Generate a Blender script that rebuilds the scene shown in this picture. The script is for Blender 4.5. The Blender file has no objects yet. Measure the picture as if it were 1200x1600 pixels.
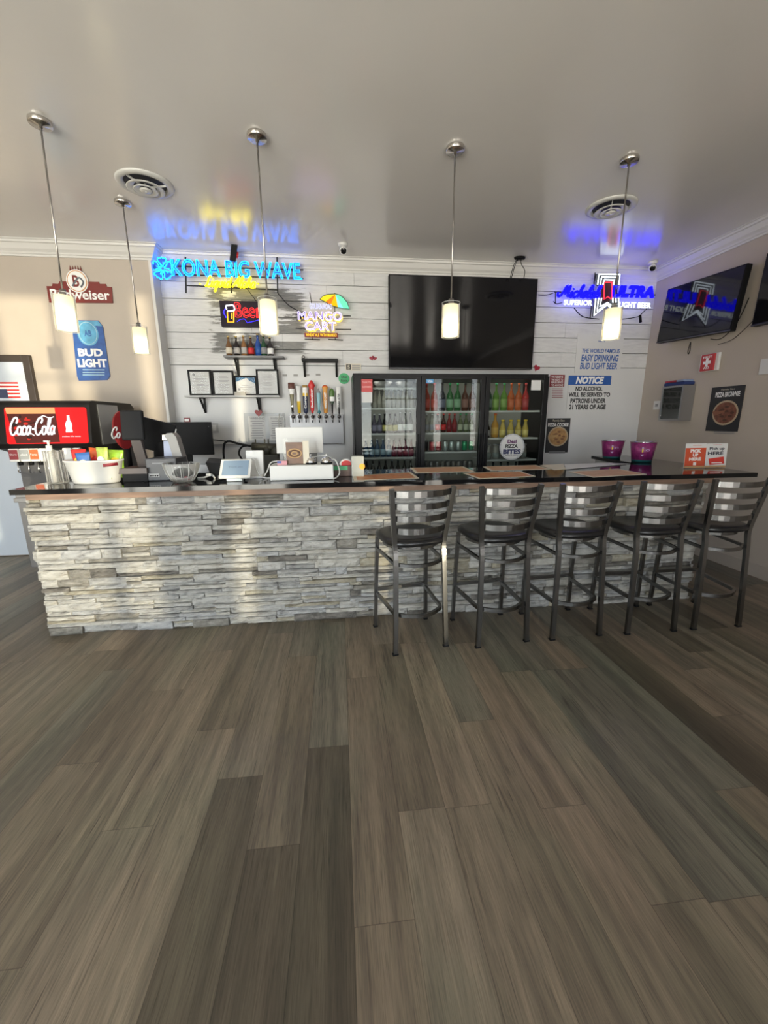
import bpy, bmesh, math, random
from mathutils import Vector, Matrix
random.seed(11)
SC = bpy.context.scene
C = SC.collection
PI = math.pi

# ------------------------------------------------------------------ camera
YAW, PIT, ROL, FPX, EYE = 0.107378, 0.220561, -0.007186, 633.56, 1.49
cy_, sy_, cp_, sp_ = math.cos(YAW), math.sin(YAW), math.cos(PIT), math.sin(PIT)
FW = Vector((sy_*cp_, cy_*cp_, -sp_)); RT0 = Vector((cy_, -sy_, 0)); UP0 = RT0.cross(FW)
RT = math.cos(ROL)*RT0 + math.sin(ROL)*UP0
UP = -math.sin(ROL)*RT0 + math.cos(ROL)*UP0
cam = bpy.data.objects.new('camera', bpy.data.cameras.new('camera')); C.objects.link(cam)
cam.data.sensor_fit = 'HORIZONTAL'; cam.data.sensor_width = 36; cam.data.lens = FPX*36/1200
m = Matrix((RT, UP, -FW)).transposed().to_4x4(); m.translation = (0, 0, EYE)
cam.matrix_world = m; cam.data.clip_start = .02; cam.data.clip_end = 200
SC.camera = cam

def on(px, py, ax, val):
    """point of the plane axis=val seen at photo pixel (px,py)"""
    d = FW + RT*((px-600)/FPX) + UP*((800-py)/FPX)
    o = Vector((0, 0, EYE)); t = (val-o[ax])/d[ax]
    return o + d*t

# ------------------------------------------------------------------ world, sun, windows, exposure
SC.view_settings.view_transform = 'Standard'; SC.view_settings.look = 'None'
SC.view_settings.gamma = 1; SC.view_settings.exposure = 0.35
SC.view_settings.use_curve_mapping = False
SC.cycles.max_bounces = 10; SC.cycles.diffuse_bounces = 5; SC.cycles.glossy_bounces = 5
SC.cycles.transparent_max_bounces = 16; SC.cycles.sample_clamp_indirect = 6
w = bpy.data.worlds.new('sky'); SC.world = w; w.use_nodes = True
nt = w.node_tree; bg = nt.nodes['Background']
# overcast-bright sky above, brighter warm lower half added to light the ceiling
_tc0 = nt.nodes.new('ShaderNodeTexCoord'); _sp = nt.nodes.new('ShaderNodeSeparateXYZ'); _rp = nt.nodes.new('ShaderNodeValToRGB')
_mp = nt.nodes.new('ShaderNodeMath'); _mp.operation = 'MULTIPLY_ADD'; _mp.inputs[1].default_value = .5; _mp.inputs[2].default_value = .5
nt.links.new(_tc0.outputs['Generated'], _sp.inputs[0]); nt.links.new(_sp.outputs[2], _mp.inputs[0]); nt.links.new(_mp.outputs[0], _rp.inputs[0])
_rp.color_ramp.elements[0].position = .47; _rp.color_ramp.elements[0].color = (1.0, .93, .82, 1)
_rp.color_ramp.elements[1].position = .53; _rp.color_ramp.elements[1].color = (.62, .66, .70, 1)
nt.links.new(_rp.outputs[0], bg.inputs[0]); bg.inputs[1].default_value = 14.0
FRONT_Y, LEFT_X, RIGHT_X, BACK_Y, TAN_Y, CEIL = -2.2, -5.0, 3.95, 5.1, 4.92, 3.27
sun = bpy.data.objects.new('sun', bpy.data.lights.new('sun', 'SUN')); C.objects.link(sun)
sun.data.energy = 5.2; sun.data.color = (1, .88, .62); sun.data.angle = math.radians(.9)
sd = Vector((-.55, .833, -.012)).normalized()
sun.rotation_euler = sd.to_track_quat('-Z', 'Y').to_euler(); sun.location = (8, -12, 2)
# storefront openings in the wall behind the photographer, sized and placed for their light: x0, x1, z0, z1
OPEN = [(-4.7, -3.0, .12, 2.95), (-2.8, -1.0, .12, 2.95), (.56, .88, .3, 2.3), (1.22, 2.15, .12, 2.9), (2.58, 2.80, .12, 2.9), (3.62, 3.8, .12, 2.9)]
for x0, x1, z0, z1 in OPEN:
    l = bpy.data.lights.new('window_portal', 'AREA'); l.shape = 'RECTANGLE'; l.size = x1-x0; l.size_y = z1-z0
    l.cycles.is_portal = True
    o = bpy.data.objects.new('window_portal', l); C.objects.link(o)
    o.location = ((x0+x1)/2, FRONT_Y-.12, (z0+z1)/2); o.rotation_euler = (PI/2, 0, 0)

# ------------------------------------------------------------------ materials
_M = {}
def mat(name, col=(.5, .5, .5), rough=.5, metal=0, var=.0, vscale=8, bump=0, bscale=60, emit=None, es=1, spec=.5, coat=0, stretch=None):
    if name in _M: return _M[name]
    M = bpy.data.materials.new(name); M.use_nodes = True; n = M.node_tree; b = n.nodes['Principled BSDF']
    b.inputs['Base Color'].default_value = (*col, 1); b.inputs['Roughness'].default_value = rough
    b.inputs['Metallic'].default_value = metal; b.inputs['Specular IOR Level'].default_value = spec
    if coat: b.inputs['Coat Weight'].default_value = coat; b.inputs['Coat Roughness'].default_value = .08
    if emit: b.inputs['Emission Color'].default_value = (*emit, 1); b.inputs['Emission Strength'].default_value = es
    if var or bump:
        tc = n.nodes.new('ShaderNodeTexCoord'); mp = n.nodes.new('ShaderNodeMapping')
        n.links.new(tc.outputs['Object'], mp.inputs[0])
        if stretch: mp.inputs['Scale'].default_value = stretch
    if var:
        no = n.nodes.new('ShaderNodeTexNoise'); no.inputs['Scale'].default_value = vscale; no.inputs['Detail'].default_value = 5
        n.links.new(mp.outputs[0], no.inputs[0])
        r = n.nodes.new('ShaderNodeValToRGB'); r.color_ramp.elements[0].position = .3; r.color_ramp.elements[1].position = .7
        r.color_ramp.elements[0].color = (*[c*(1-var) for c in col], 1); r.color_ramp.elements[1].color = (*[min(1, c*(1+var)) for c in col], 1)
        n.links.new(no.outputs[0], r.inputs[0]); n.links.new(r.outputs[0], b.inputs['Base Color'])
    if bump:
        no = n.nodes.new('ShaderNodeTexNoise'); no.inputs['Scale'].default_value = bscale; no.inputs['Detail'].default_value = 4
        n.links.new(mp.outputs[0], no.inputs[0])
        bp = n.nodes.new('ShaderNodeBump'); bp.inputs['Strength'].default_value = bump; bp.inputs['Distance'].default_value = .01
        n.links.new(no.outputs[0], bp.inputs['Height']); n.links.new(bp.outputs[0], b.inputs['Normal'])
    _M[name] = M; return M

def glow(name, col, s):
    if name in _M: return _M[name]
    return mat(name, (.01, .01, .01), .5, emit=col, es=s, spec=.08)

def thin_glass(name, tint=(.93, .96, .95), ior=1.45, rough=.02, base=0.0, edge_white=0.0):
    if name in _M: return _M[name]
    M = bpy.data.materials.new(name); M.use_nodes = True; n = M.node_tree; n.nodes.clear()
    out = n.nodes.new('ShaderNodeOutputMaterial'); mx = n.nodes.new('ShaderNodeMixShader')
    tr = n.nodes.new('ShaderNodeBsdfTransparent'); gl = n.nodes.new('ShaderNodeBsdfGlossy')
    fr = n.nodes.new('ShaderNodeFresnel'); fr.inputs[0].default_value = ior
    ad = n.nodes.new('ShaderNodeMath'); ad.operation = 'ADD'; ad.inputs[1].default_value = base; ad.use_clamp = True
    tr.inputs[0].default_value = (*tint, 1); gl.inputs['Roughness'].default_value = rough
    n.links.new(fr.outputs[0], ad.inputs[0]); n.links.new(ad.outputs[0], mx.inputs[0])
    n.links.new(tr.outputs[0], mx.inputs[1]); n.links.new(mx.outputs[0], out.inputs[0])
    if edge_white:  # white mixed into grazing edges in place of refracted light
        tl = n.nodes.new('ShaderNodeBsdfTranslucent'); df = n.nodes.new('ShaderNodeBsdfDiffuse'); m2 = n.nodes.new('ShaderNodeMixShader'); m3 = n.nodes.new('ShaderNodeMixShader')
        tl.inputs[0].default_value = df.inputs[0].default_value = (.9, .9, .88, 1); m2.inputs[0].default_value = .4; m3.inputs[0].default_value = edge_white
        n.links.new(tl.outputs[0], m2.inputs[1]); n.links.new(df.outputs[0], m2.inputs[2]); n.links.new(gl.outputs[0], m3.inputs[1]); n.links.new(m2.outputs[0], m3.inputs[2]); n.links.new(m3.outputs[0], mx.inputs[2])
    else: n.links.new(gl.outputs[0], mx.inputs[2])
    _M[name] = M; return M

class NG:   # small node graph helper
    def __init__(s, M): s.n = M.node_tree; s.b = s.n.nodes['Principled BSDF']
    def node(s, t, **k):
        x = s.n.nodes.new(t)
        for a, v in k.items(): setattr(x, a, v)
        return x
    def link(s, a, b): s.n.links.new(a, b)
    def math(s, op, a, b=None):
        x = s.node('ShaderNodeMath', operation=op)
        for i, v in enumerate((a, b)):
            if v is None: continue
            if isinstance(v, (int, float)): x.inputs[i].default_value = v
            else: s.link(v, x.inputs[i])
        return x.outputs[0]
    def comb(s, a, b, c=0):
        x = s.node('ShaderNodeCombineXYZ')
        for i, v in enumerate((a, b, c)):
            if isinstance(v, (int, float)): x.inputs[i].default_value = v
            else: s.link(v, x.inputs[i])
        return x.outputs[0]
    def noise(s, vec, sc, det=4, rough=.5):
        x = s.node('ShaderNodeTexNoise'); x.inputs['Scale'].default_value = sc; x.inputs['Detail'].default_value = det
        x.inputs['Roughness'].default_value = rough; s.link(vec, x.inputs[0]); return x.outputs[0]
    def white(s, vec):
        x = s.node('ShaderNodeTexWhiteNoise', noise_dimensions='3D'); s.link(vec, x.inputs[0]); return x.outputs[0]
    def ramp(s, f, stops, interp='LINEAR'):
        x = s.node('ShaderNodeValToRGB'); e = x.color_ramp.elements; x.color_ramp.interpolation = interp
        while len(e) < len(stops): e.new(.5)
        for i, (p, c) in enumerate(stops): e[i].position = p; e[i].color = (*c, 1) if len(c) == 3 else c
        s.link(f, x.inputs[0]); return x.outputs[0]
    def mix(s, f, a, b, mode='MIX'):
        x = s.node('ShaderNodeMix', data_type='RGBA', blend_type=mode)
        for i, v in ((0, f), (6, a), (7, b)):
            if isinstance(v, (int, float)): x.inputs[i].default_value = v
            elif isinstance(v, tuple): x.inputs[i].default_value = (*v, 1)
            else: s.link(v, x.inputs[i])
        return x.outputs[2]
    def bump(s, h, st, dist=.01):
        x = s.node('ShaderNodeBump'); x.inputs['Strength'].default_value = st; x.inputs['Distance'].default_value = dist
        s.link(h, x.inputs['Height']); s.link(x.outputs[0], s.b.inputs['Normal'])
    def xyz(s):
        tc = s.node('ShaderNodeTexCoord'); x = s.node('ShaderNodeSeparateXYZ'); s.link(tc.outputs['Object'], x.inputs[0])
        return x.outputs[0], x.outputs[1], x.outputs[2], tc.outputs['Object']

def floor_material():
    M = mat('vinyl_plank'); g = NG(M); x, y, z, v = g.xyz()
    PW, PL = .186, 1.22
    xs = g.math('DIVIDE', x, PW); row = g.math('FLOOR', xs); fx = g.math('FRACT', xs)
    off = g.white(g.comb(row, 3.3, 1.7))
    ys = g.math('ADD', g.math('DIVIDE', y, PL), g.math('MULTIPLY', off, 5.0)); col = g.math('FLOOR', ys); fy = g.math('FRACT', ys)
    rnd = g.white(g.comb(row, col, .5)); rnd2 = g.white(g.comb(row, col, 7.5))
    base = g.ramp(rnd, [(0, (.078, .068, .054)), (.22, (.150, .132, .108)), (.45, (.185, .160, .130)), (.65, (.128, .128, .112)), (.85, (.215, .182, .148)), (1, (.105, .094, .078))])
    # narrow printed strips inside a plank
    st = g.noise(g.comb(g.math('MULTIPLY', x, 11.0), g.math('ADD', g.math('MULTIPLY', y, .55), g.math('MULTIPLY', rnd, 37.0)), g.math('MULTIPLY', row, 3.1)), 1.6, 3, .55)
    base = g.mix(g.ramp(st, [(.36, (0, 0, 0)), (.52, (.55, .55, .55)), (.68, (1, 1, 1))]), g.mix(1.0, base, (.68, .67, .67), 'MULTIPLY'), g.mix(1.0, base, (1.24, 1.22, 1.19), 'MULTIPLY'))
    gr = g.noise(g.comb(g.math('MULTIPLY', x, 95.0), g.math('ADD', g.math('MULTIPLY', y, 3.0), g.math('MULTIPLY', rnd2, 50.0)), 0), 1.0, 5, .7)
    pick = g.noise(g.comb(g.math('MULTIPLY', x, 4.0), g.math('MULTIPLY', y, 1.3), g.math('MULTIPLY', rnd2, 9.0)), 1.5, 3)
    amt = g.ramp(pick, [(.42, (.12, .12, .12)), (.62, (1, 1, 1))])
    dark = g.ramp(gr, [(.33, (.30, .29, .28)), (.47, (1, 1, 1)), (.6, (1, 1, 1)), (.72, (1.6, 1.55, 1.45))])
    base = g.mix(amt, base, g.mix(1.0, base, dark, 'MULTIPLY'))
    fine = g.noise(g.comb(g.math('MULTIPLY', x, 260.0), g.math('ADD', g.math('MULTIPLY', y, 9.0), g.math('MULTIPLY', rnd2, 31.0)), 0), 1.0, 3, .6)
    base = g.mix(1.0, base, g.ramp(fine, [(.32, (.72, .71, .70)), (.48, (1, 1, 1)), (.68, (1.25, 1.23, 1.2))]), 'MULTIPLY')
    gray = g.noise(g.comb(g.math('MULTIPLY', x, 2.2), g.math('MULTIPLY', y, .8), 2.0), 1.5, 4)
    base = g.mix(g.ramp(gray, [(.45, (0, 0, 0)), (.7, (.75, .75, .75))]), base, g.mix(1.0, base, (.90, 1.02, .98), 'MULTIPLY'))
    ex = g.math('MULTIPLY', g.math('MINIMUM', fx, g.math('SUBTRACT', 1.0, fx)), PW)
    ey = g.math('MULTIPLY', g.math('MINIMUM', fy, g.math('SUBTRACT', 1.0, fy)), PL)
    seam = g.math('GREATER_THAN', g.math('MINIMUM', ex, ey), .0014)
    base = g.mix(seam, g.mix(1.0, base, (.60, .58, .57), 'MULTIPLY'), base)
    base = g.mix(1.0, base, (1.02, .95, .85), 'MULTIPLY')
    g.link(base, g.b.inputs['Base Color'])
    g.link(g.math('ADD', .36, g.math('MULTIPLY', gr, .18)), g.b.inputs['Roughness'])
    g.bump(g.math('ADD', g.math('MULTIPLY', gr, .35), g.math('MULTIPLY', seam, 1.0)), .25, .002)
    return M

def shiplap_material():
    M = mat('white_shiplap_paint', rough=.42); g = NG(M); x, y, z, v = g.xyz()
    n1 = g.noise(g.comb(g.math('MULTIPLY', x, 2.0), 0, g.math('MULTIPLY', z, 14.0)), 3, 6, .65)
    white = g.ramp(n1, [(.3, (.50, .50, .505)), (.6, (.60, .60, .60))])
    # worn grey patch of bare boards behind the small beer sign
    bx = g.math('SUBTRACT', 1.0, g.math('MULTIPLY', g.math('ABSOLUTE', g.math('SUBTRACT', x, -.87)), 1/.53))
    bz = g.math('SUBTRACT', 1.0, g.math('MULTIPLY', g.math('ABSOLUTE', g.math('SUBTRACT', z, 2.61)), 1/.36))
    zr = g.math('FLOOR', g.math('DIVIDE', g.math('SUBTRACT', z, 2.135), .0868))
    wob = g.noise(g.comb(g.math('MULTIPLY', x, 1.5), g.math('MULTIPLY', zr, 3.7), g.math('MULTIPLY', z, 30.0)), 2.0, 6, .7)
    inside = g.math('MULTIPLY', g.math('MINIMUM', g.math('ADD', bx, g.math('MULTIPLY', g.math('SUBTRACT', wob, .5), .9)), bz), 14.0)
    rown = g.noise(g.comb(g.math('MULTIPLY', x, 1.3), g.math('MULTIPLY', zr, 5.3), 1.0), 1.6, 2)
    n2 = g.noise(g.comb(g.math('MULTIPLY', x, 1.2), 0, g.math('MULTIPLY', z, 9.0)), 4.0, 8, .7)
    mk = g.math('ADD', g.math('MULTIPLY', n2, .8), g.math('MULTIPLY', rown, 1.1))
    mk = g.math('MULTIPLY', g.math('MINIMUM', g.math('MAXIMUM', inside, 0.0), 1.0), g.math('MINIMUM', g.math('MAXIMUM', g.math('MULTIPLY', g.math('SUBTRACT', mk, .90), 22.0), 0.0), 1.0))
    worn = g.ramp(n2, [(.35, (.035, .035, .035)), (.62, (.17, .165, .15))])
    g.link(g.mix(g.math('MULTIPLY', mk, .92), white, worn), g.b.inputs['Base Color'])
    g.bump(n1, .15, .004); return M

def stone_materials():
    L = []
    for i, (c1, c2, c3) in enumerate([((0.370, 0.361, 0.336), (0.470, 0.462, 0.437), (0.185, 0.176, 0.160)), ((0.403, 0.386, 0.344), (0.504, 0.491, 0.454), (0.218, 0.197, 0.160)), ((0.302, 0.298, 0.286), (0.412, 0.407, 0.391), (0.151, 0.147, 0.139)),
                                      ((0.193, 0.181, 0.155), (0.319, 0.302, 0.269), (0.101, 0.092, 0.080)), ((0.319, 0.290, 0.218), (0.437, 0.407, 0.336), (0.185, 0.151, 0.101)), ((0.361, 0.361, 0.357), (0.462, 0.466, 0.462), (0.160, 0.160, 0.155)), ((0.118, 0.109, 0.097), (0.227, 0.210, 0.185), (0.071, 0.066, 0.055))]):
        M = mat('ledge_stone_%d' % i, rough=.75); g = NG(M); x, y, z, v = g.xyz()
        n = g.noise(g.comb(g.math('MULTIPLY', x, 9.0), g.math('MULTIPLY', y, 9.0), g.math('MULTIPLY', z, 26.0)), 1.3, 7, .68)
        g.link(g.ramp(n, [(.30, c3), (.44, c1), (.66, c2)]), g.b.inputs['Base Color'])
        n2 = g.noise(g.comb(g.math('MULTIPLY', x, 14.0), g.math('MULTIPLY', y, 14.0), g.math('MULTIPLY', z, 46.0)), 1.2, 8, .7)
        g.bump(n2, 1.0, .016); L.append(M)
    return L

# ------------------------------------------------------------------ mesh builder
_tc = {}
def text_data(s, bold=0.0, shear=0.0, fill=True):
    k = (s, bold, shear, fill)
    if k in _tc: return _tc[k]
    cu = bpy.data.curves.new('t', 'FONT'); cu.body = s; cu.size = 1; cu.align_x = 'CENTER'; cu.offset = bold; cu.shear = shear
    cu.space_line = .82; cu.resolution_u = 4
    cu.fill_mode = 'BOTH' if fill else 'NONE'
    ob = bpy.data.objects.new('t', cu); C.objects.link(ob)
    dg = bpy.context.evaluated_depsgraph_get()
    me = bpy.data.meshes.new_from_object(ob.evaluated_get(dg))
    V = [(v.co.x, v.co.y) for v in me.vertices]; Fs = [tuple(p.vertices) for p in me.polygons]; Es = [tuple(e.vertices) for e in me.edges]
    bpy.data.objects.remove(ob); bpy.data.curves.remove(cu); bpy.data.meshes.remove(me)
    _tc[k] = (V, Fs, Es); return _tc[k]

def loops_of(V, E):
    adj = {}
    for a, b in E: adj.setdefault(a, []).append(b); adj.setdefault(b, []).append(a)
    seen = set(); out = []
    for s in adj:
        if s in seen: continue
        L = [s]; seen.add(s); cur = s
        while True:
            nx = [q for q in adj[cur] if q not in seen]
            if not nx: break
            cur = nx[0]; seen.add(cur); L.append(cur)
        out.append([V[i] for i in L])
    return out

def smooth(P, n=5):
    out = []; Q = [P[0]] + list(P) + [P[-1]]
    for i in range(1, len(Q)-2):
        a, b, c, d = [Vector(q) for q in Q[i-1:i+3]]
        for k in range(n):
            t = k/n; out.append(.5*((2*b) + (c-a)*t + (2*a-5*b+4*c-d)*t*t + (3*b-a-3*c+d)*t**3))
    out.append(Vector(Q[-1])); return out

GLY = {
 'c': (.42, [[(.38,.38),(.28,.5),(.12,.45),(.05,.22),(.14,.02),(.28,.0),(.42,.12)]]),
 'o': (.46, [[(.25,.5),(.08,.4),(.06,.12),(.2,0),(.38,.1),(.4,.38),(.25,.5),(.34,.42),(.48,.42)]]),
 'a': (.50, [[(.38,.45),(.2,.5),(.05,.3),(.1,.03),(.25,.02),(.38,.3),(.4,.5),(.38,.1),(.5,.05)]]),
 'l': (.33, [[(.02,.1),(.24,.6),(.30,.95),(.2,1.0),(.12,.7),(.12,.15),(.22,.0),(.34,.12)]]),
 'i': (.28, [[(.02,.15),(.12,.5),(.1,.1),(.2,.0),(.3,.12)], [(.14,.68),(.16,.72)]]),
 'q': (.50, [[(.38,.45),(.2,.5),(.05,.3),(.1,.03),(.25,.02),(.38,.3),(.4,.5),(.34,-.35),(.24,-.4),(.3,-.2),(.5,.08)]]),
 'u': (.50, [[(.02,.3),(.08,.48),(.05,.12),(.18,0),(.33,.15),(.38,.5),(.38,.1),(.5,.05)]]),
 'd': (.50, [[(.38,.45),(.2,.5),(.05,.3),(.1,.03),(.25,.02),(.38,.3),(.44,1.0),(.38,.1),(.5,.05)]]),
 'h': (.46, [[(.02,.1),(.2,.6),(.28,.95),(.18,1.0),(.1,.5),(.06,0),(.12,.3),(.25,.5),(.36,.4),(.34,.1),(.46,.04)]]),
 'e': (.38, [[(.05,.2),(.3,.28),(.32,.45),(.2,.5),(.06,.35),(.08,.05),(.22,0),(.38,.12)]]),
 'b': (.42, [[(.02,.1),(.2,.6),(.25,.95),(.15,1.0),(.08,.5),(.1,.05),(.25,0),(.38,.2),(.3,.42),(.15,.3)]]),
 'C': (.66, [[(.55,.68),(.66,.86),(.55,1.04),(.3,.95),(.1,.62),(.05,.3),(.2,.02),(.42,.0),(.64,.22)]]),
 'M': (.86, [[(-.3,.35),(-.2,.1),(0,.05),(.12,.3),(.3,1.0),(.36,.25),(.62,1.0),(.66,.15),(.86,.08)]]),
 'L': (.56, [[(.45,.85),(.36,1.0),(.24,.8),(.2,.25),(.05,.02),(.12,.1),(.35,.0),(.6,.08)]]),
 'A': (.60, [[(-.05,.02),(.2,.4),(.48,1.0),(.46,.4),(.58,.02)], [(.12,.35),(.55,.4)]]),
 '-': (.30, [[(.05,.32),(.27,.34)]]), ' ': (.25, []), '.': (.18, [[(.08,.3),(.1,.32)]]),
}

class MB:
    def __init__(s): s.bm = bmesh.new(); s.m = []
    def mi(s, M):
        if M not in s.m: s.m.append(M)
        return s.m.index(M)
    def face(s, vs, M, sm=False):
        try: f = s.bm.faces.new(vs)
        except ValueError: return None
        f.material_index = s.mi(M); f.smooth = sm; return f
    def poly(s, pts, M): return s.face([s.bm.verts.new(p) for p in pts], M)
    def hexa(s, p, M, bev=0):
        v = [s.bm.verts.new(q) for q in p]; k = s.mi(M)
        fs = [s.bm.faces.new([v[i] for i in q]) for q in ((0,3,2,1),(4,5,6,7),(0,1,5,4),(1,2,6,5),(2,3,7,6),(3,0,4,7))]
        for f in fs: f.material_index = k
        if bev:
            es = list({e for f in fs for e in f.edges})
            r = bmesh.ops.bevel(s.bm, geom=es, offset=bev, segments=2, profile=.6, affect='EDGES', clamp_overlap=True)
            for f in r['faces']: f.material_index = k
    def box(s, x0, x1, y0, y1, z0, z1, M, bev=0, T=None):
        p = [Vector(q) for q in ((x0,y0,z0),(x1,y0,z0),(x1,y1,z0),(x0,y1,z0),(x0,y0,z1),(x1,y0,z1),(x1,y1,z1),(x0,y1,z1))]
        if T is not None: p = [T @ q for q in p]
        s.hexa(p, M, bev)
    def bar(s, a, b, w, t, M, ref=(0, 1, 0), bev=0):
        a, b = Vector(a), Vector(b); d = (b-a).normalized(); r = Vector(ref)
        u = d.cross(r).normalized()*w/2; v = u.cross(d).normalized()*t/2
        s.hexa([a-u-v, a+u-v, a+u+v, a-u+v, b-u-v, b+u-v, b+u+v, b-u+v], M, bev)
    def tube(s, P, r, M, closed=False, n=8, caps=True, squash=None):
        P = [Vector(p) for p in P]; N = len(P)
        if N < 2: return
        T = []
        for i in range(N):
            a = P[i-1] if (i or closed) else P[i]; b = P[(i+1) % N] if (i < N-1 or closed) else P[i]
            t = (b-a); T.append(t.normalized() if t.length > 1e-9 else Vector((0, 0, 1)))
        ref = Vector((0, 0, 1)) if abs(T[0].z) < .9 else Vector((1, 0, 0))
        u = T[0].cross(ref).normalized(); rings = []
        for i in range(N):
            u = (u - T[i]*u.dot(T[i])); u = u.normalized() if u.length > 1e-6 else T[i].orthogonal().normalized()
            v = T[i].cross(u); rr = r[i] if isinstance(r, (list, tuple)) else r
            rg = []
            for k in range(n):
                q = P[i] + (u*math.cos(2*PI*k/n) + v*math.sin(2*PI*k/n))*rr
                if squash: q = Vector((q.x, P[i].y + (q.y-P[i].y)*squash, q.z))
                rg.append(s.bm.verts.new(q))
            rings.append(rg)
        for i in range(N if closed else N-1):
            A, B = rings[i], rings[(i+1) % N]
            for k in range(n): s.face([A[k], A[(k+1) % n], B[(k+1) % n], B[k]], M, True)
        if caps and not closed: s.face(rings[0][::-1], M); s.face(rings[-1], M)
    def strip(s, P, w, t, M, up=(0, 0, 1)):
        """flat rectangular bar swept along P: w measured along up, t across"""
        P = [Vector(p) for p in P]; N = len(P); rings = []
        for i in range(N):
            d = (P[min(i+1, N-1)]-P[max(i-1, 0)]).normalized(); U = Vector(up); U = (U-d*U.dot(d)).normalized(); S = d.cross(U)
            rings.append([s.bm.verts.new(P[i]+U*a*w/2+S*b*t/2) for a, b in ((-1,-1),(1,-1),(1,1),(-1,1))])
        for i in range(N-1):
            for k in range(4): s.face([rings[i][k], rings[i][(k+1) % 4], rings[i+1][(k+1) % 4], rings[i+1][k]], M)
        s.face(rings[0][::-1], M); s.face(rings[-1], M)
    def lathe(s, prof, M, c=(0, 0, 0), n=24, sx=1, sy=1, T=None, mats=None):
        c = Vector(c); rings = []
        for r, z in prof:
            if r < 1e-5: rings.append([s.bm.verts.new((c + Vector((0, 0, z))) if T is None else T @ Vector((0, 0, z)))])
            else:
                L = []
                for k in range(n):
                    q = Vector((r*sx*math.cos(2*PI*k/n), r*sy*math.sin(2*PI*k/n), z)); L.append(s.bm.verts.new(c+q if T is None else T @ q))
                rings.append(L)
        for i in range(len(rings)-1):
            A, B = rings[i], rings[i+1]; mm = mats[i] if mats else M
            for k in range(n):
                k2 = (k+1) % n
                if len(A) == 1 and len(B) == 1: continue
                if len(A) == 1: s.face([A[0], B[k2], B[k]], mm, True)
                elif len(B) == 1: s.face([A[k], A[k2], B[0]], mm, True)
                else: s.face([A[k], A[k2], B[k2], B[k]], mm, True)
    def cyl(s, a, b, r, M, n=16, r2=None): s.tube([a, b], [r, r if r2 is None else r2], M, n=n)
    def ball(s, c, r, M, n=12, sx=1, sy=1, sz=1):
        s.lathe([(r*math.sin(PI*i/8), -r*sz*math.cos(PI*i/8)) for i in range(9)], M, c, n, sx, sy)
    def prism(s, pts, y0, y1, M, side=None):
        A = [s.bm.verts.new((x, y0, z)) for x, z in pts]; B = [s.bm.verts.new((x, y1, z)) for x, z in pts]; n = len(pts)
        s.face(A, M); s.face(B[::-1], M)
        for i in range(n): s.face([A[i], B[i], B[(i+1) % n], A[(i+1) % n]], side or M)
    def slab(s, pts, z0, z1, M):
        A = [s.bm.verts.new((p[0], p[1], z0)) for p in pts]; B = [s.bm.verts.new((p[0], p[1], z1)) for p in pts]; n = len(pts)
        s.face(A[::-1], M); s.face(B, M)
        for i in range(n): s.face([A[i], A[(i+1) % n], B[(i+1) % n], B[i]], M)
    def disc(s, cx, cz, r, y0, y1, M, n=28, rz=None):
        s.prism([(cx+r*math.cos(2*PI*k/n), cz+(rz or r)*math.sin(2*PI*k/n)) for k in range(n)], y0, y1, M)
    def _fit(s, V, cx, cz, w, h):
        xs = [p[0] for p in V]; zs = [p[1] for p in V]; bx, bz = (min(xs)+max(xs))/2, (min(zs)+max(zs))/2
        sw = (max(xs)-min(xs)) or 1; sh = (max(zs)-min(zs)) or 1
        kz = h/sh if h else w/sw; kx = w/sw if w else kz
        return lambda p: (cx+(p[0]-bx)*kx, cz+(p[1]-bz)*kz)
    def text(s, t, cx, cz, w, h, M, y=-.001, bold=0.0, shear=0.0, d=0.0, T=None):
        V, Fs, _ = text_data(t, bold, shear)
        if not V: return
        f = s._fit(V, cx, cz, w, h); P = [f(p) for p in V]
        Tm = T or (lambda q: q)
        vs = [s.bm.verts.new(Tm(Vector((x, y, z)))) for x, z in P]
        cnt = {}
        for fc in Fs:
            s.face([vs[i] for i in fc], M)
            for i in range(len(fc)):
                e = (fc[i], fc[(i+1) % len(fc)]); cnt[e] = cnt.get(e, 0)+1
        if d:
            v2 = [s.bm.verts.new(Tm(Vector((x, y+d, z)))) for x, z in P]
            for (a, b) in cnt:
                if (b, a) not in cnt: s.face([vs[a], vs[b], v2[b], v2[a]], M)
    def neon(s, t, cx, cz, w, h, r, M, y=0, bold=0.0, shear=0.0):
        V, _, E = text_data(t, bold, shear, False); f = s._fit(V, cx, cz, w, h)
        for L in loops_of(V, E):
            if len(L) > 2: s.tube([(f(p)[0], y, f(p)[1]) for p in L], r, M, closed=True, n=6)
    def script(s, t, cx, cz, w, h, r, M, y=0, shear=.25, squash=None, n=6, slope=0):
        x = 0; S = []
        for ch in t:
            adv, st = GLY[ch]
            for P in st: S.append(smooth([(x+a+b*shear, b+slope*(x+a), 0) for a, b in P]))
            x += adv
        al = [(p.x, p.y) for P in S for p in P]; f = s._fit(al, cx, cz, w, h)
        for P in S: s.tube([(f((p.x, p.y))[0], y, f((p.x, p.y))[1]) for p in P], r, M, n=n, squash=squash)
    def build(s, name, parent=None, loc=(0, 0, 0), rot=(0, 0, 0)):
        me = bpy.data.meshes.new(name); bmesh.ops.recalc_face_normals(s.bm, faces=s.bm.faces); s.bm.to_mesh(me); s.bm.free()
        for M in s.m: me.materials.append(M)
        o = bpy.data.objects.new(name, me); C.objects.link(o); o.location = loc; o.rotation_euler = rot
        if parent: o.parent = parent
        return o

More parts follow.
